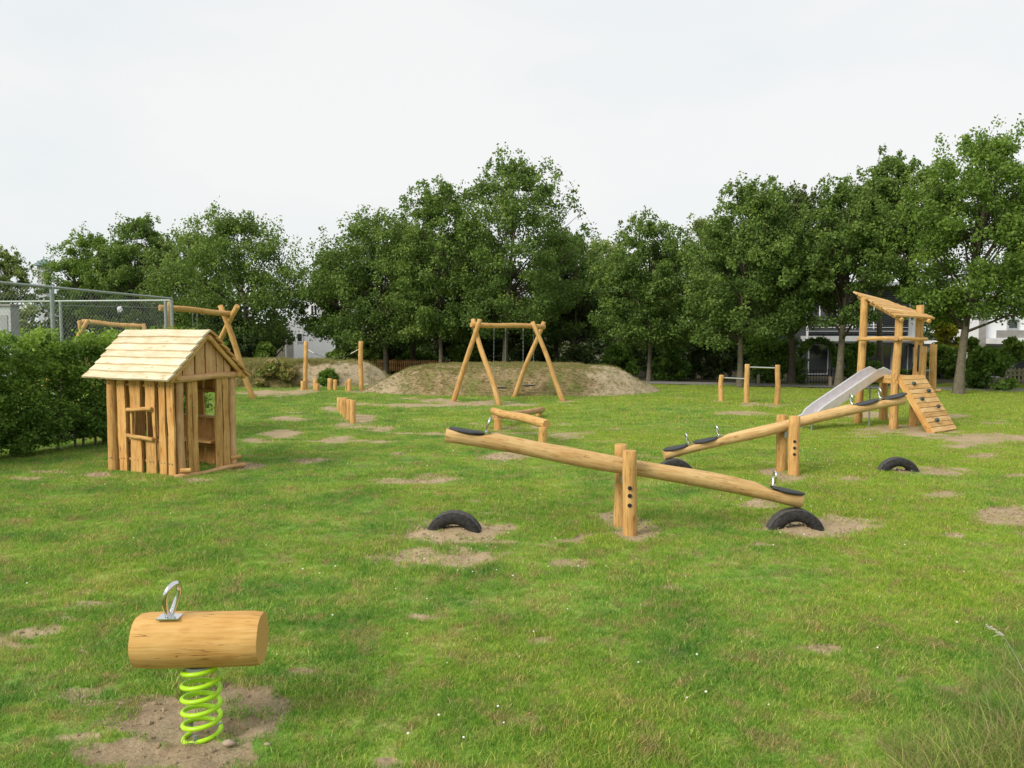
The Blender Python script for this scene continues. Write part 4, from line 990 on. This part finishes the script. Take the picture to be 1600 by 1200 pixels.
# --- balance beams
bb_ = thing('balance_beam', 'zigzag balance beam of two logs on short posts behind the near seesaw', 'balance beam', G(800, 675))
pa, pb, pc = G(848, 698), G(778, 671), G(842, 651)
log('post', pa - Vector((0, 0, .2)), pa + Vector((0, 0, .36)), .075, .075, 'log', bb_, .004); log('post', pb - Vector((0, 0, .2)), pb + Vector((0, 0, .24)), .085, .08, 'log', bb_, .004); log('post', pc - Vector((0, 0, .2)), pc + Vector((0, 0, .14)), .08, .08, 'log', bb_, .004)
q0 = AT(771, 642, pb.y - .1); q1 = AT(854, 663, pa.y)
log('beam', q0, q1, .078, .085, 'log', bb_, .03)
log('beam', AT(773, 651, pb.y + .05), AT(848, 640, pc.y + .05), .078, .07, 'loggrey', bb_, .015)

# --- stumps
def stump(p, h, r, label, group, name='stump'):
    t = log(name, Vector((p.x, p.y, -.15)), Vector((p.x, p.y, h)), r * 1.04, r, 'log', None, .01, 14, n=4); tag(t, label, 'stump', group)
lbs = ['farthest and leftmost post of the receding row of stumps', 'second farthest post of the receding row of stumps', 'third post from the front in the receding row of stumps', 'tall post second from the front of the receding row', 'front post of the receding row, with a pale spot at its foot']
for i, (px, by, ty) in enumerate(((531, 644, 621), (535.5, 648, 622), (540.5, 652, 621), (546, 656, 624), (552, 661, 625))):
    p = G(px, by); stump(p, AT(px, ty, p.y).z, .068, lbs[i], 'stepping stumps in a receding row')
lbs = ['low stump right at the foot of the left tall rope post', 'taller of the pair of stumps nearest the left rope post', 'shorter of the pair of stumps nearest the left rope post', 'thick tall stump midway between the rope posts', 'slim stump right of the thick one midway between the rope posts', 'short stump left in the pair next to the right rope post', 'taller stump right in the pair next to the right rope post']
for i, (px, by, ty, r_) in enumerate(((473, 609, 595, .075), (493, 609, 592, .075), (496.5, 611, 599, .07), (516, 610, 591, .09), (524, 610, 593, .075), (541.5, 611, 595, .055), (546.5, 612, 592, .075))):
    p = G(px, by); stump(p, AT(px, ty, p.y).z, r_, lbs[i], 'stumps between the rope posts')
rp = thing('rope_posts', 'pair of tall log posts with a slack rope strung between them', 'climbing frame', (G(477, 608) + G(564, 611)) / 2)
a_, b_2 = G(477, 608), G(564, 611)
log('post', a_ - Vector((0, 0, .2)), AT(478, 533, a_.y), .080, .074, 'log', rp, .02); log('post', b_2 - Vector((0, 0, .2)), AT(564, 533, b_2.y), .083, .08, 'log', rp, .02)
ra, rb = Vector((a_.x + .08, a_.y, 1.47)), Vector((b_2.x - .08, b_2.y, 1.47)); rpt = []
for i in range(15):
    f = i / 14; q = ra.lerp(rb, f); q.z -= .35 * 4 * f * (1 - f) * .9; rpt.append(q)
MB().tube(rpt[:3], .014, 6).build('rope_end', M['rope'], rp); MB().tube(rpt[-3:], .014, 6).build('rope_end', M['rope'], rp); MB().tube(rpt[2:-2], .009, 6).build('rope', M['darkrope'], rp)

# --- exercise bars
eb = thing('pull_up_bars', 'three log posts of two heights joined by two steel bars', 'exercise bars', G(1167, 629))
P3_ = [(G(1126, 626), 586), (G(1167, 629), 569), (G(1213, 633), 570)]
for p, ty in P3_: log('post', p - Vector((0, 0, .2)), Vector((p.x + random.uniform(-.02, .04), p.y, AT(1167, ty, p.y).z)), .078, .070, 'log', eb, .025)
MB().tube([AT(1126, 590, 24.9), AT(1167, 592, 24.2)], .022, 10).build('bar', M['chrome'], eb); MB().tube([AT(1167, 573.5, 24.2), AT(1213, 575, 23.4)], .022, 10).build('bar', M['chrome'], eb)

# --- climbing tower with slide and ramp
P1, P2, P3, P4 = Vector((8.28, 17.7, 0)), Vector((7.95, 18.75, 0)), Vector((8.93, 18.15, 0)), Vector((8.78, 19.3, 0))
tw = thing('climbing_tower', 'log climbing tower with slanted plank roof, steel slide and climbing ramp', 'climbing tower', (P1 + P4) / 2)
dz = Vector((0, 0, -.2))
log('post', P1 + dz, AT(1405, 499, 17.72), .094, .080, 'log', tw, .02, 18); log('post', P2 + dz, AT(1351, 466, 18.72), .092, .082, 'log', tw, .02, 18)
log('post', P3 + dz, AT(1438, 477, 18.2), .088, .085, 'log', tw, .02, 18); log('post', P4 + dz, Vector((P4.x, P4.y, 1.12)), .10, .095, 'log', tw, .02, 18)
rA, rB = AT(1334, 458, 19.1), AT(1401, 496, 17.5); rC = AT(1387, 472, 19.45); rD = AT(1462, 499, 17.85)
nb = 9
for i in range(nb):
    f0, f1 = i / nb, (i + .93) / nb
    a0, a1 = rA.lerp(rB, f0), rA.lerp(rB, f1); c0, c1 = rC.lerp(rD, f0), rC.lerp(rD, f1)
    le = (c0 - a0); wd = (a1 - a0); nn_ = le.cross(wd).normalized(); nn_ = nn_ if nn_.z > 0 else -nn_
    MB().board(a0 + le * random.uniform(-.03, .01) + nn_ * .01, le * random.uniform(1.0, 1.05), wd * .90, nn_ * .035, .006, 8, .003).build('roof_plank', M['log' if i % 3 else 'logpale'], tw)
for f in (.15, .85):
    s0, s1 = rA.lerp(rC, f), rB.lerp(rD, f); log('rafter', s0 - Vector((0, 0, .05)), s1 - Vector((0, 0, .05)), .045, .045, 'log', tw, .004)
log('rail', AT(1340, 530, 18.6), AT(1402, 529, 17.6), .045, .045, 'log', tw, .01); log('rail', AT(1405, 529, 17.58), AT(1448, 530, 18.15), .043, .04, 'log', tw, .01)
plug(AT(1400, 529, 17.57), Vector((-.4, -1, 0)), .045, tw, 'rail_end', 'loggrey')
zf = 1.08
for i in range(7):
    f0 = i / 7; a0 = P1.lerp(P2, f0); b0 = P3.lerp(P4, f0); MB().box(Vector((a0.x, a0.y, zf)), b0 - a0, (P2 - P1) * (.93 / 7), Vector((0, 0, .04))).build('deck_plank', M['log'], tw)
for u_, v_ in ((P1, P2), (P1, P3), (P2, P4), (P3, P4)):
    d_ = (v_ - u_); MB().board(u_ + Vector((0, 0, zf - .11)) - d_ * .08, d_ * 1.16, Vector((0, 0, .1)), d_.cross(Vector((0, 0, 1))).normalized() * .045, .004).build('floor_beam', M['log'], tw)
MB().board(AT(1381, 592, 18.0), AT(1401, 593, 17.6) - AT(1381, 592, 18.0), Vector((0, 0, .09)), Vector((.02, .05, 0)), .003).build('step_beam', M['logpale'], tw)
# ramp
tL, tR = Vector((8.36, 17.62, 1.14)), Vector((9.03, 17.98, 1.14)); bL, bR = G(1459, 677), G(1494, 671.5)
nrm = (tR - tL).cross(bL - tL).normalized(); nrm = nrm if nrm.z > 0 else -nrm
for i in range(12):
    f0, f1 = i / 12, (i + .94) / 12; a0, a1 = tL.lerp(bL, f0), tL.lerp(bL, f1); le = tR.lerp(bR, f0) - a0
    MB().board(a0, le, a1 - a0, nrm * .03, .002, 4).build('ramp_plank', M['logpale' if i % 2 else 'log'], tw)
for a0, b0 in ((tL, bL), (tR, bR)):
    s = (tR - tL).normalized() * .05; o_ = a0 - nrm * .13 + (s * 0 if a0 is tL else -s)
    MB().box(o_ + s * .0, (b0 - a0) * 1.0, s, nrm * .128).build('ramp_stringer', M['plank'], tw)
for px, py in ((1426, 601), (1449, 612), (1439, 624.5), (1464, 636.5), (1462, 658)):
    d_ = ray(px, py); o_ = Vector((0, 0, CAMH)); t_ = (tL - o_).dot(nrm) / d_.dot(nrm); c = o_ + d_ * t_ + nrm * .03; mb = MB()
    s1 = (tR - tL).normalized(); s2 = nrm.cross(s1); n = 9
    for rr_, hh in ((1, 0), (.95, .025), (.6, .045), (.1, .05)):
        for k in range(n):
            a = 6.283 * k / n; mb.v.append(c + (s1 * math.cos(a) * (1 + .2 * math.sin(2 * a + px)) + s2 * math.sin(a) * .8) * .055 * rr_ + nrm * hh)
    for j in range(3):
        for k in range(n): mb.face((j * n + k, j * n + (k + 1) % n, (j + 1) * n + (k + 1) % n, (j + 1) * n + k), None, True)
    mb.face(tuple(range(3 * n, 4 * n))); mb.build('climbing_hold', M['hold'], tw)
# slide
sT = Vector((8.13, 18.2, 1.14)); sE = Vector((6.53, 17.60, .27)); sF = sE + (sE - sT).normalized() * .0
hdv = Vector((sE.x - sT.x, sE.y - sT.y, 0)).normalized(); sw = Vector((hdv.y, -hdv.x, 0)) * .185
prof_ = [sT - hdv * .18 + Vector((0, 0, .03)), sT + Vector((0, 0, .02)), sT + hdv * .18 - Vector((0, 0, .05))]
for i in range(1, 9): f = i / 9; prof_.append((sT + hdv * .18 - Vector((0, 0, .05))).lerp(sE + Vector((0, 0, .02)), f))
prof_ += [sE, sE + hdv * .14 + Vector((0, 0, -.05)), sE + hdv * .32 + Vector((0, 0, -.06))]
mb = MB()
for p in prof_:
    i = prof_.index(p); t_ = (prof_[min(i + 1, len(prof_) - 1)] - prof_[max(i - 1, 0)]).normalized(); u_ = (sw.cross(t_)).normalized(); u_ = u_ if u_.z > 0 else -u_
    mb.v += [p - sw, p + sw, p + sw - u_ * .012, p - sw - u_ * .012]
for i in range(len(prof_) - 1):
    q = 4 * i; mb.face((q, q + 1, q + 5, q + 4), None, True); mb.face((q + 3, q + 7, q + 6, q + 2), None, True)
mb.build('slide_bed', M['steel'], tw)
for sg in (-1, 1):
    rim = []
    mb = MB(); N_ = len(prof_)
    for i, p in enumerate(prof_):
        t_ = (prof_[min(i + 1, N_ - 1)] - prof_[max(i - 1, 0)]).normalized(); u_ = (sw.cross(t_)).normalized(); u_ = u_ if u_.z > 0 else -u_
        hh = .16 if i > 1 else (.05 if i == 0 else .15)
        if i > N_ - 3: hh = .09 if i == N_ - 2 else .03
        s_n = sw.normalized() * sg; o_ = p + sw * sg; rim.append(o_ + u_ * hh + s_n * .017)
        mb.v += [o_ - u_ * .02, o_ + u_ * hh, o_ + u_ * hh + s_n * .035, o_ - u_ * .02 + s_n * .03]
    for i in range(N_ - 1):
        q = 4 * i
        for k in range(4): mb.face((q + k, q + (k + 1) % 4, q + 4 + (k + 1) % 4, q + 4 + k), None, False)
    mb.face((0, 1, 2, 3)); mb.face((4 * N_ - 1, 4 * N_ - 2, 4 * N_ - 3, 4 * N_ - 4)); mb.build('slide_side', M['steel'], tw); MB().tube(rim, .019, 8).build('slide_rim', M['brightsteel'], tw)
    MB().tube([sE + hdv * .2 + sw * sg * .8 - Vector((0, 0, .05)), sE + hdv * .2 + sw * sg * .8 - Vector((0, 0, .4))], .02, 8).build('slide_foot', M['galv'], tw)
MB().tube([(sT + sE) / 2 + Vector((.6, .2, .2)), Vector(((sT.x + sE.x) / 2 + .6, (sT.y + sE.y) / 2 + .2, -.1))], .02, 8).build('slide_strut', M['galv'], tw)
# side ladder posts with rungs, grab bar
P5, P6 = Vector((9.40, 18.75, 0)), Vector((9.78, 19.0, 0))
log('post', P5 + dz, AT(1443, 541, P5.y), .075, .07, 'log', tw, .012); log('post', P6 + dz, AT(1459, 538, P6.y), .08, .075, 'log', tw, .012)
for z_ in (.35, .75, 1.2): MB().tube([P5 + Vector((0, 0, z_)), P6 + Vector((.02, 0, z_))], .018, 8).build('rung', M['galv'], tw)
log('rung', Vector((P6.x - .05, P6.y - .05, .73)), Vector((P6.x + .16, P6.y - .05, .73)), .04, .04, 'log', tw, .0)
MB().tube([AT(1436, 540, 18.03), AT(1435.5, 544, 17.98), AT(1434, 576, 17.98), AT(1434, 580, 18.03)], .02, 8).build('grab_handle', M['dark'], tw)

# ------------------------------------------------------------------ picket fence
f0_, f1_ = AT(568, 572, 42.5), AT(706, 572, 41.0)
pf = thing('picket_fence', 'low brown picket fence between the left rope posts and the big mound', 'fence', Vector((f0_.x, f0_.y, 0)))
npk = 42; dpk = (f1_ - f0_); dpk.z = 0
me0 = None; zt = AT(600, 562, 42).z
for i in range(npk):
    base = Vector((f0_.x, f0_.y, 0)) + dpk * (i / npk)
    if me0 is None:
        o = MB().box(base + Vector((-.028, -.012, .06)), Vector((0, 0, zt - .06)), (.056, 0, 0), (0, .022, 0)).build('picket', M['picket'], pf); me0 = o; b0 = base
    else:
        c = me0.copy(); link(c); c.location = base - b0 + Vector((0, 0, random.uniform(-.015, .015)))
for z_ in (.2, zt - .15): MB().box(Vector((f0_.x, f0_.y + .02, z_)), dpk, (0, .03, 0), (0, 0, .06)).build('fence_rail', M['picket'], pf)

# ------------------------------------------------------------------ wire fences round the ball court
def wirefence(a, b, z1, posts, label, rails=(0,), r=.0018, sp=.12, z0=.9):
    a, b = Vector(a), Vector(b); d = b - a; ln = d.length; d.normalize(); t = thing('chain_link_fence', label, 'fence', Vector((a.x, a.y, 0)), 'wire fences of the ball court')
    MB().tube([a + Vector((0, 0, z1)), b + Vector((0, 0, z1))], .03, 8).build('top_rail', M['galv'], t)
    for f in posts: MB().tube([a + (b - a) * f, a + (b - a) * f + Vector((0, 0, z1))], .045, 10).build('post', M['galv'], t)
    mb = MB(); h = z1 - z0; k = -h
    while k < ln:
        for s in (1, -1):
            x0, x1 = (k, k + h) if s == 1 else (k + h, k); za, zb_ = z0, z1
            p0, p1 = Vector((x0, za, 0)), Vector((x1, zb_, 0))
            lo, hi = 0.0, 1.0
            dx_ = x1 - x0
            t0_, t1_ = sorted(((0 - x0) / dx_, (ln - x0) / dx_)); lo, hi = max(0, t0_), min(1, t1_)
            if hi > lo:
                A_ = a + d * (x0 + dx_ * lo) + Vector((0, 0, z0 + h * lo)); B2 = a + d * (x0 + dx_ * hi) + Vector((0, 0, z0 + h * hi)); mb.tube([A_, B2], r, 3, cap=False)
        k += sp
    o = mb.build('wire_mesh', M['galv'], t); o['kind'] = 'stuff'
    return t, d
fc = Vector((-9.35, 22.6, 0))
t_, d_ = wirefence((-9.5, 12.0, 0), fc, 3.0, (.02, .46, 1.0), 'wire fence running back towards the swing from the left edge', z0=1.2)
MB().tube([Vector((-9.47, 16.0, 2.62)), Vector((-9.38, 22.6, 2.75))], .006, 5).build('tension_wire', M['galv'], t_)
wirefence(fc + Vector((-.1, .25, 0)), (-19, 24.6, 0), 2.96, (.02, .36, .72, 1.0), 'wire fence crossing behind at the far end of the ball court', z0=1.2, r=.002)
bagp = AT(187, 482, 19.5); mb = MB(); n = 10
for j in range(7):
    for k in range(n):
        a = 6.283 * k / n; t2 = math.pi * (j + .3) / 6.6; rr_ = .062 * (1 + .28 * math.sin(3 * a + j * 1.9)) * (1 - .25 * math.cos(t2)); mb.v.append(bagp + Vector((rr_ * math.sin(t2) * math.cos(a), .5 * rr_ * math.sin(t2) * math.sin(a), rr_ * 1.0 * math.cos(t2))))
for j in range(6):
    for k in range(n): mb.face((j * n + k, (j + 1) * n + k, (j + 1) * n + (k + 1) % n, j * n + (k + 1) % n))
tag(mb.build('balloon', M['plaster']), 'crumpled pale lilac balloon caught on the wire fence', 'balloon')

# ------------------------------------------------------------------ buildings
def bx(x0, x1, y0, y1, z0, z1, name, m, parent, label=None):
    return MB().box((x0, y0, z0), (x1 - x0, 0, 0), (0, y1 - y0, 0), (0, 0, z1 - z0)).build(name, M[m], parent, label)
def window(x0, x1, z0, z1, y, parent, fm='whiteframe', fw=.06, mull=0, name='window'):
    mb = MB()
    for (a, b, c, d) in ((x0, x1, z1 - fw, z1), (x0, x1, z0, z0 + fw), (x0, x0 + fw, z0 + fw, z1 - fw), (x1 - fw, x1, z0 + fw, z1 - fw)): mb.box((a, y - .06, c), (b - a, 0, 0), (0, .055, 0), (0, 0, d - c))
    for i in range(mull): xm = x0 + (x1 - x0) * (i + 1) / (mull + 1); mb.box((xm - fw / 2, y - .06, z0 + fw), (fw, 0, 0), (0, .055, 0), (0, 0, z1 - z0 - 2 * fw))
    o = mb.build(name, M[fm], parent); bx(x0 + fw, x1 - fw, y - .03, y - .004, z0 + fw, z1 - fw, 'pane', 'glass', o)
    return o
def X_at(px, Y_): return (px - 800) / FPX * Y_
# modern house
Yh = 48.; hx = lambda px: X_at(px, Yh); hz = lambda py: AT(800, py, Yh).z
hs = thing('modern_house', 'modern flat roofed house with dark louvred upper floor and white balcony edge', 'house', (hx(1345), Yh, -.55))
bx(hx(1260), hx(1434), Yh + .6, Yh + 8, -.6, hz(447), 'wall', 'darkclad', hs)
bx(hx(1254), hx(1440), Yh - .2, Yh + 8.2, hz(447), hz(441), 'flat_roof', 'greyframe', hs)
bx(hx(1423), hx(1432), Yh - .1, Yh + .596, hz(538), hz(447) - .003, 'corner_column', 'greyframe', hs)
bx(hx(1256), hx(1430), Yh - .6, Yh + .596, hz(533), hz(525), 'balcony_slab', 'greyrender', hs)
bx(hx(1256), hx(1422), Yh - .5, Yh - .4, hz(536), hz(533) - .003, 'slab_edge', 'concrete', hs)
bx(hx(1254), hx(1256.5), Yh - .6, Yh - .5, hz(533), hz(470), 'flag_pole', 'whiteframe', hs)
for i in range(24):
    z_ = hz(521) + (hz(450) - hz(521)) * i / 24
    if i in (6, 7, 8, 9, 10): bx(hx(1378), hx(1422), Yh + .35, Yh + .5, z_, z_ + .045, 'louvre', 'darkclad', hs)
    else: bx(hx(1372 if i > 2 else 1262), hx(1422), Yh + .35, Yh + .5, z_, z_ + .045, 'louvre', 'greyframe' if i in (1, 3) else 'darkclad', hs)
window(hx(1284), hx(1312), hz(500), hz(462), Yh + .59, hs); window(hx(1340), hx(1371), hz(518), hz(476), Yh + .59, hs, mull=1); window(hx(1318), hx(1338), hz(518), hz(470), Yh + .59, hs)
for a, b in ((1268, 1300), (1352, 1382), (1382.5, 1400), (1400.5, 1426)): window(hx(a), hx(b), -.45, hz(538), Yh + .59, hs, 'greyframe', .06, name='glass_door')
for z_ in (hz(512), hz(508)): bx(hx(1262), hx(1372), Yh - .45, Yh - .42, z_, z_ + .03, 'balcony_rail', 'whiteframe', hs)
cp = thing('carport', 'flat dark carport roof between the modern house and the right trees', 'carport', (hx(1470), Yh, -.55))
bx(hx(1436), hx(1512), Yh - .5, Yh + 4, hz(537), hz(533), 'fascia', 'whiteframe', cp); bx(hx(1436), hx(1512), Yh - .44, Yh + 3.9, hz(543), hz(537) - .003, 'roof', 'darkclad', cp)
for q in (1438, 1510): bx(hx(q), hx(q + 1.5), Yh, Yh + .06, -.6, hz(543) - .003, 'post', 'greyframe', cp)
# white house at the right edge
Yr = 44.; rx_ = lambda px: X_at(px, Yr); rz = lambda py: AT(800, py, Yr).z
rh = thing('white_house', 'white rendered house at the right edge with grey balcony band', 'house', (rx_(1600), Yr, -.5))
bx(rx_(1543), rx_(1700), Yr + .5, Yr + 5, -.6, rz(430), 'wall', 'white', rh); bx(rx_(1536), rx_(1542.5), Yr + .2, Yr + .5, -.6, rz(486), 'side_wall', 'concrete', rh)
bx(rx_(1538), rx_(1705), Yr + .3, Yr + 5.2, rz(430), rz(426), 'flat_roof', 'greyframe', rh)
bx(rx_(1545), rx_(1700), Yr - .7, Yr - .6, rz(528), rz(516), 'balcony_panel', 'concrete', rh); bx(rx_(1543), rx_(1700), Yr - .8, Yr + .49, rz(537), rz(528.5), 'balcony_slab', 'whiteframe', rh)
window(rx_(1580), rx_(1598), rz(515), rz(497), Yr + .49, rh, 'greyframe', .08)
for a, b in ((1550, 1580), (1590, 1620)): window(rx_(a), rx_(b), -.4, rz(540), Yr + .49, rh, 'greyframe', name='glass_door')
# white house at the left
Yl = 62.; lx = lambda px: X_at(px, Yl); lz = lambda py: AT(800, py, Yl).z
lh = thing('white_house', 'white house with a grey door glimpsed under the crowns between the left trees', 'house', (lx(485), Yl, -.55))
bx(lx(446), lx(530), Yl, Yl + 8, -.6, lz(500), 'wall', 'white', lh); bx(lx(478), lx(545), Yl + .4, Yl + 8.2, lz(500) + .003, lz(455), 'upper_wall', 'white', lh)
bx(lx(448), lx(458), Yl - .05, Yl - .004, -.5, lz(531), 'door', 'concrete', lh); window(lx(484), lx(496), lz(494), lz(476), Yl + .39, lh, 'whiteframe', .08, 1); window(lx(512), lx(520), lz(526), lz(508), Yl - .004, lh, 'whiteframe', .08, 1); window(lx(464), lx(474), lz(535), lz(520), Yl - .004, lh, 'whiteframe', .08)
mb = MB(); a_, b_2, c_ = Vector((lx(474), Yl, lz(455))), Vector((lx(549), Yl, lz(455))), Vector((lx(511), Yl, lz(425)))
mb.v += [a_, b_2, c_] + [v + Vector((0, 8.6, 0)) for v in (a_, b_2, c_)]
for fc_ in ((0, 1, 2), (5, 4, 3), (0, 3, 4, 1), (1, 4, 5, 2), (2, 5, 3, 0)): mb.face(fc_)
mb.build('roof', M['roof'], lh)
# tower cap far left, pale block
Yt = 115.; tx = lambda px: X_at(px, Yt); tz = lambda py: AT(800, py, Yt).z
tt_ = thing('clock_turret', 'slim white turret with a dark pointed cap far behind the left trees', 'tower', (tx(70), Yt, -.5))
bx(tx(63), tx(77), Yt, Yt + 1.3, -.6, tz(416), 'shaft', 'greyrender', tt_)
mb = MB(); e = [Vector((tx(57), Yt - .5, tz(415))), Vector((tx(83), Yt - .5, tz(415))), Vector((tx(83), Yt + 1.8, tz(415))), Vector((tx(57), Yt + 1.8, tz(415)))]
ap = [Vector((tx(69), Yt + .55, tz(404))), Vector((tx(71), Yt + .55, tz(404))), Vector((tx(71), Yt + .75, tz(404))), Vector((tx(69), Yt + .75, tz(404)))]; mb.v += e + ap
for k in range(4): mb.face((k, (k + 1) % 4, 4 + (k + 1) % 4, 4 + k))
mb.face((3, 2, 1, 0)); mb.face((4, 5, 6, 7)); cp_ = mb.build('cap', M['verdigris'], tt_); MB().tube([(tx(70), Yt + .65, tz(404)), (tx(70), Yt + .65, tz(400))], .08, 6).build('finial', M['verdigris'], cp_)
Yq = 45.; pb_ = thing('shed', 'pale flat topped shed seen through the wire fence at the left edge', 'shed', (X_at(5, Yq), Yq, 0))
bx(X_at(-40, Yq), X_at(19, Yq), Yq, Yq + .8, -.6, AT(0, 478, Yq).z, 'wall', 'greyrender', pb_); bx(X_at(-42, Yq), X_at(21, Yq), Yq - .1, Yq + .9, AT(0, 478, Yq).z, AT(0, 475, Yq).z, 'roof', 'concrete', pb_)
bx(X_at(3, Yq), X_at(14, Yq), Yq - .04, Yq - .004, -.5, AT(0, 492, Yq).z, 'door', 'greyframe', pb_)

# ------------------------------------------------------------------ garden arch, gate, lattice
Ya = 32.; ar = thing('garden_arch', 'dark metal garden arch overgrown with climbers in the hedge', 'arch', (X_at(1283, Ya), Ya, 0))
for dy in (0, .5):
    pts = [Vector((X_at(1258, Ya), Ya + dy, 0)), Vector((X_at(1258, Ya), Ya + dy, 1.2))]
    for i in range(1, 12): a = math.pi * (1 - i / 12); pts.append(Vector((X_at(1283, Ya) + math.cos(a) * X_at(825, Ya), Ya + dy, 1.2 + .53 * math.sin(a))))
    pts += [Vector((X_at(1308, Ya), Ya + dy, 1.2)), Vector((X_at(1308, Ya), Ya + dy, 0))]
    MB().tube(pts, .022, 6).build('hoop', M['iron'], ar)
for i in range(1, 8):
    a = math.pi * i / 8; q = Vector((X_at(1283, Ya) + math.cos(a) * .62, Ya, 1.2 + .53 * math.sin(a))); MB().tube([q, q + Vector((0, .5, 0))], .012, 5).build('arch_rung', M['iron'], ar)
rr = np.random.default_rng(9); cen = []
for i in range(34):
    s = i / 33 * math.pi; sx2 = -math.cos(s); cen.append((X_at(1283, Ya) + sx2 * .66, Ya + rr.uniform(0, .5), 1.2 + .56 * math.sin(s) * (rr.uniform(.9, 1.1)))); 
for i in range(16): cen.append((X_at(1283, Ya) + rr.choice((-1, 1)) * .66, Ya + rr.uniform(0, .5), rr.uniform(.2, 1.2)))
p, tt = clumps(np.array(cen), np.full(len(cen), .16), rr.uniform(.2, .6, len(cen)), 60, rr); V, F, T = leaf_arrays(p, .05, tt, rr); npmesh('climber', V, F, M['hedge_leaf'], ar, {'tint': T})
gt = thing('garden_gate', 'low black metal gate below the garden arch', 'gate', (X_at(1283, Ya), Ya + .1, 0))
for i in range(11): x_ = X_at(1260 + i * 4.6, Ya); MB().tube([(x_, Ya + .15, .02), (x_, Ya + .15, .62 + .06 * math.sin(i / 10 * math.pi))], .01, 5).build('bar', M['iron'], gt)
for z_ in (.12, .56): MB().tube([(X_at(1259, Ya), Ya + .15, z_), (X_at(1307, Ya), Ya + .15, z_)], .014, 5).build('gate_rail', M['iron'], gt)
Yx = 31.; lf = thing('lattice_fence', 'pale lattice garden fence at the right edge behind the path', 'fence', (X_at(1600, Yx), Yx, 0))
x0_, x1_ = X_at(1572, Yx), X_at(1660, Yx); z0_, z1_ = .12, .72
for k, xx in enumerate(np.arange(x0_, x1_, .16)):
    MB().box((xx, Yx, z0_), (0, 0, z1_ - z0_), (.08, 0, 0), (0, .02, 0)).build('lath', M['greywood'], lf)
for z_ in (.22, .42, .60): MB().box((x0_ - .02, Yx - .022, z_), (x1_ - x0_ + .04, 0, 0), (0, .02, 0), (0, 0, .05)).build('cross_lath', M['greywood'], lf)
# small marker posts along the path
for i, (px, by) in enumerate(((1297, 607), (1562, 614), (1185, 603), (895, 596))):
    if i == 3: continue
    p = G(px, by - 3); o = log('path_post', p - Vector((0, 0, .1)), p + Vector((0, 0, .38)), .07, .065, 'greywood', None, .0, 10, n=3)
    tag(o, ('short grey wooden post by the path below the garden arch', 'short grey wooden post by the path before the lattice fence', 'short grey wooden post by the path behind the middle bar post')[i], 'post', 'short posts along the path')

# ------------------------------------------------------------------ seed stalk in the near right corner
s0 = AT(1612, 1075, 3.55); t = thing('grass_stalk', 'tall nodding grass stalk with a pale seed head at the right edge', 'grass stalk', Vector((s0.x + .03, 3.6, 0)))
pts = [Vector((s0.x + .03, 3.6, 0)), s0, AT(1590, 1030, 3.5), AT(1572, 1000, 3.48), AT(1562, 991, 3.46), AT(1552, 994, 3.45)]
MB().tube(pts, [.0018, .0016, .0014, .0012, .001, .0008], 5).build('stem', M['rope'], t)
mb = MB()
for i in range(16):
    c = AT(1570 - i * 1.7, 994 - 16 * (i / 16) + random.uniform(-3, 3), 3.47 + random.uniform(-.01, .01)); mb.tube([c, c + Vector((-.008, 0, .006)), c + Vector((-.014, 0, .004))], [.0008, .0022, .0005], 5)
mb.build('seed_head', M['rope'], t)
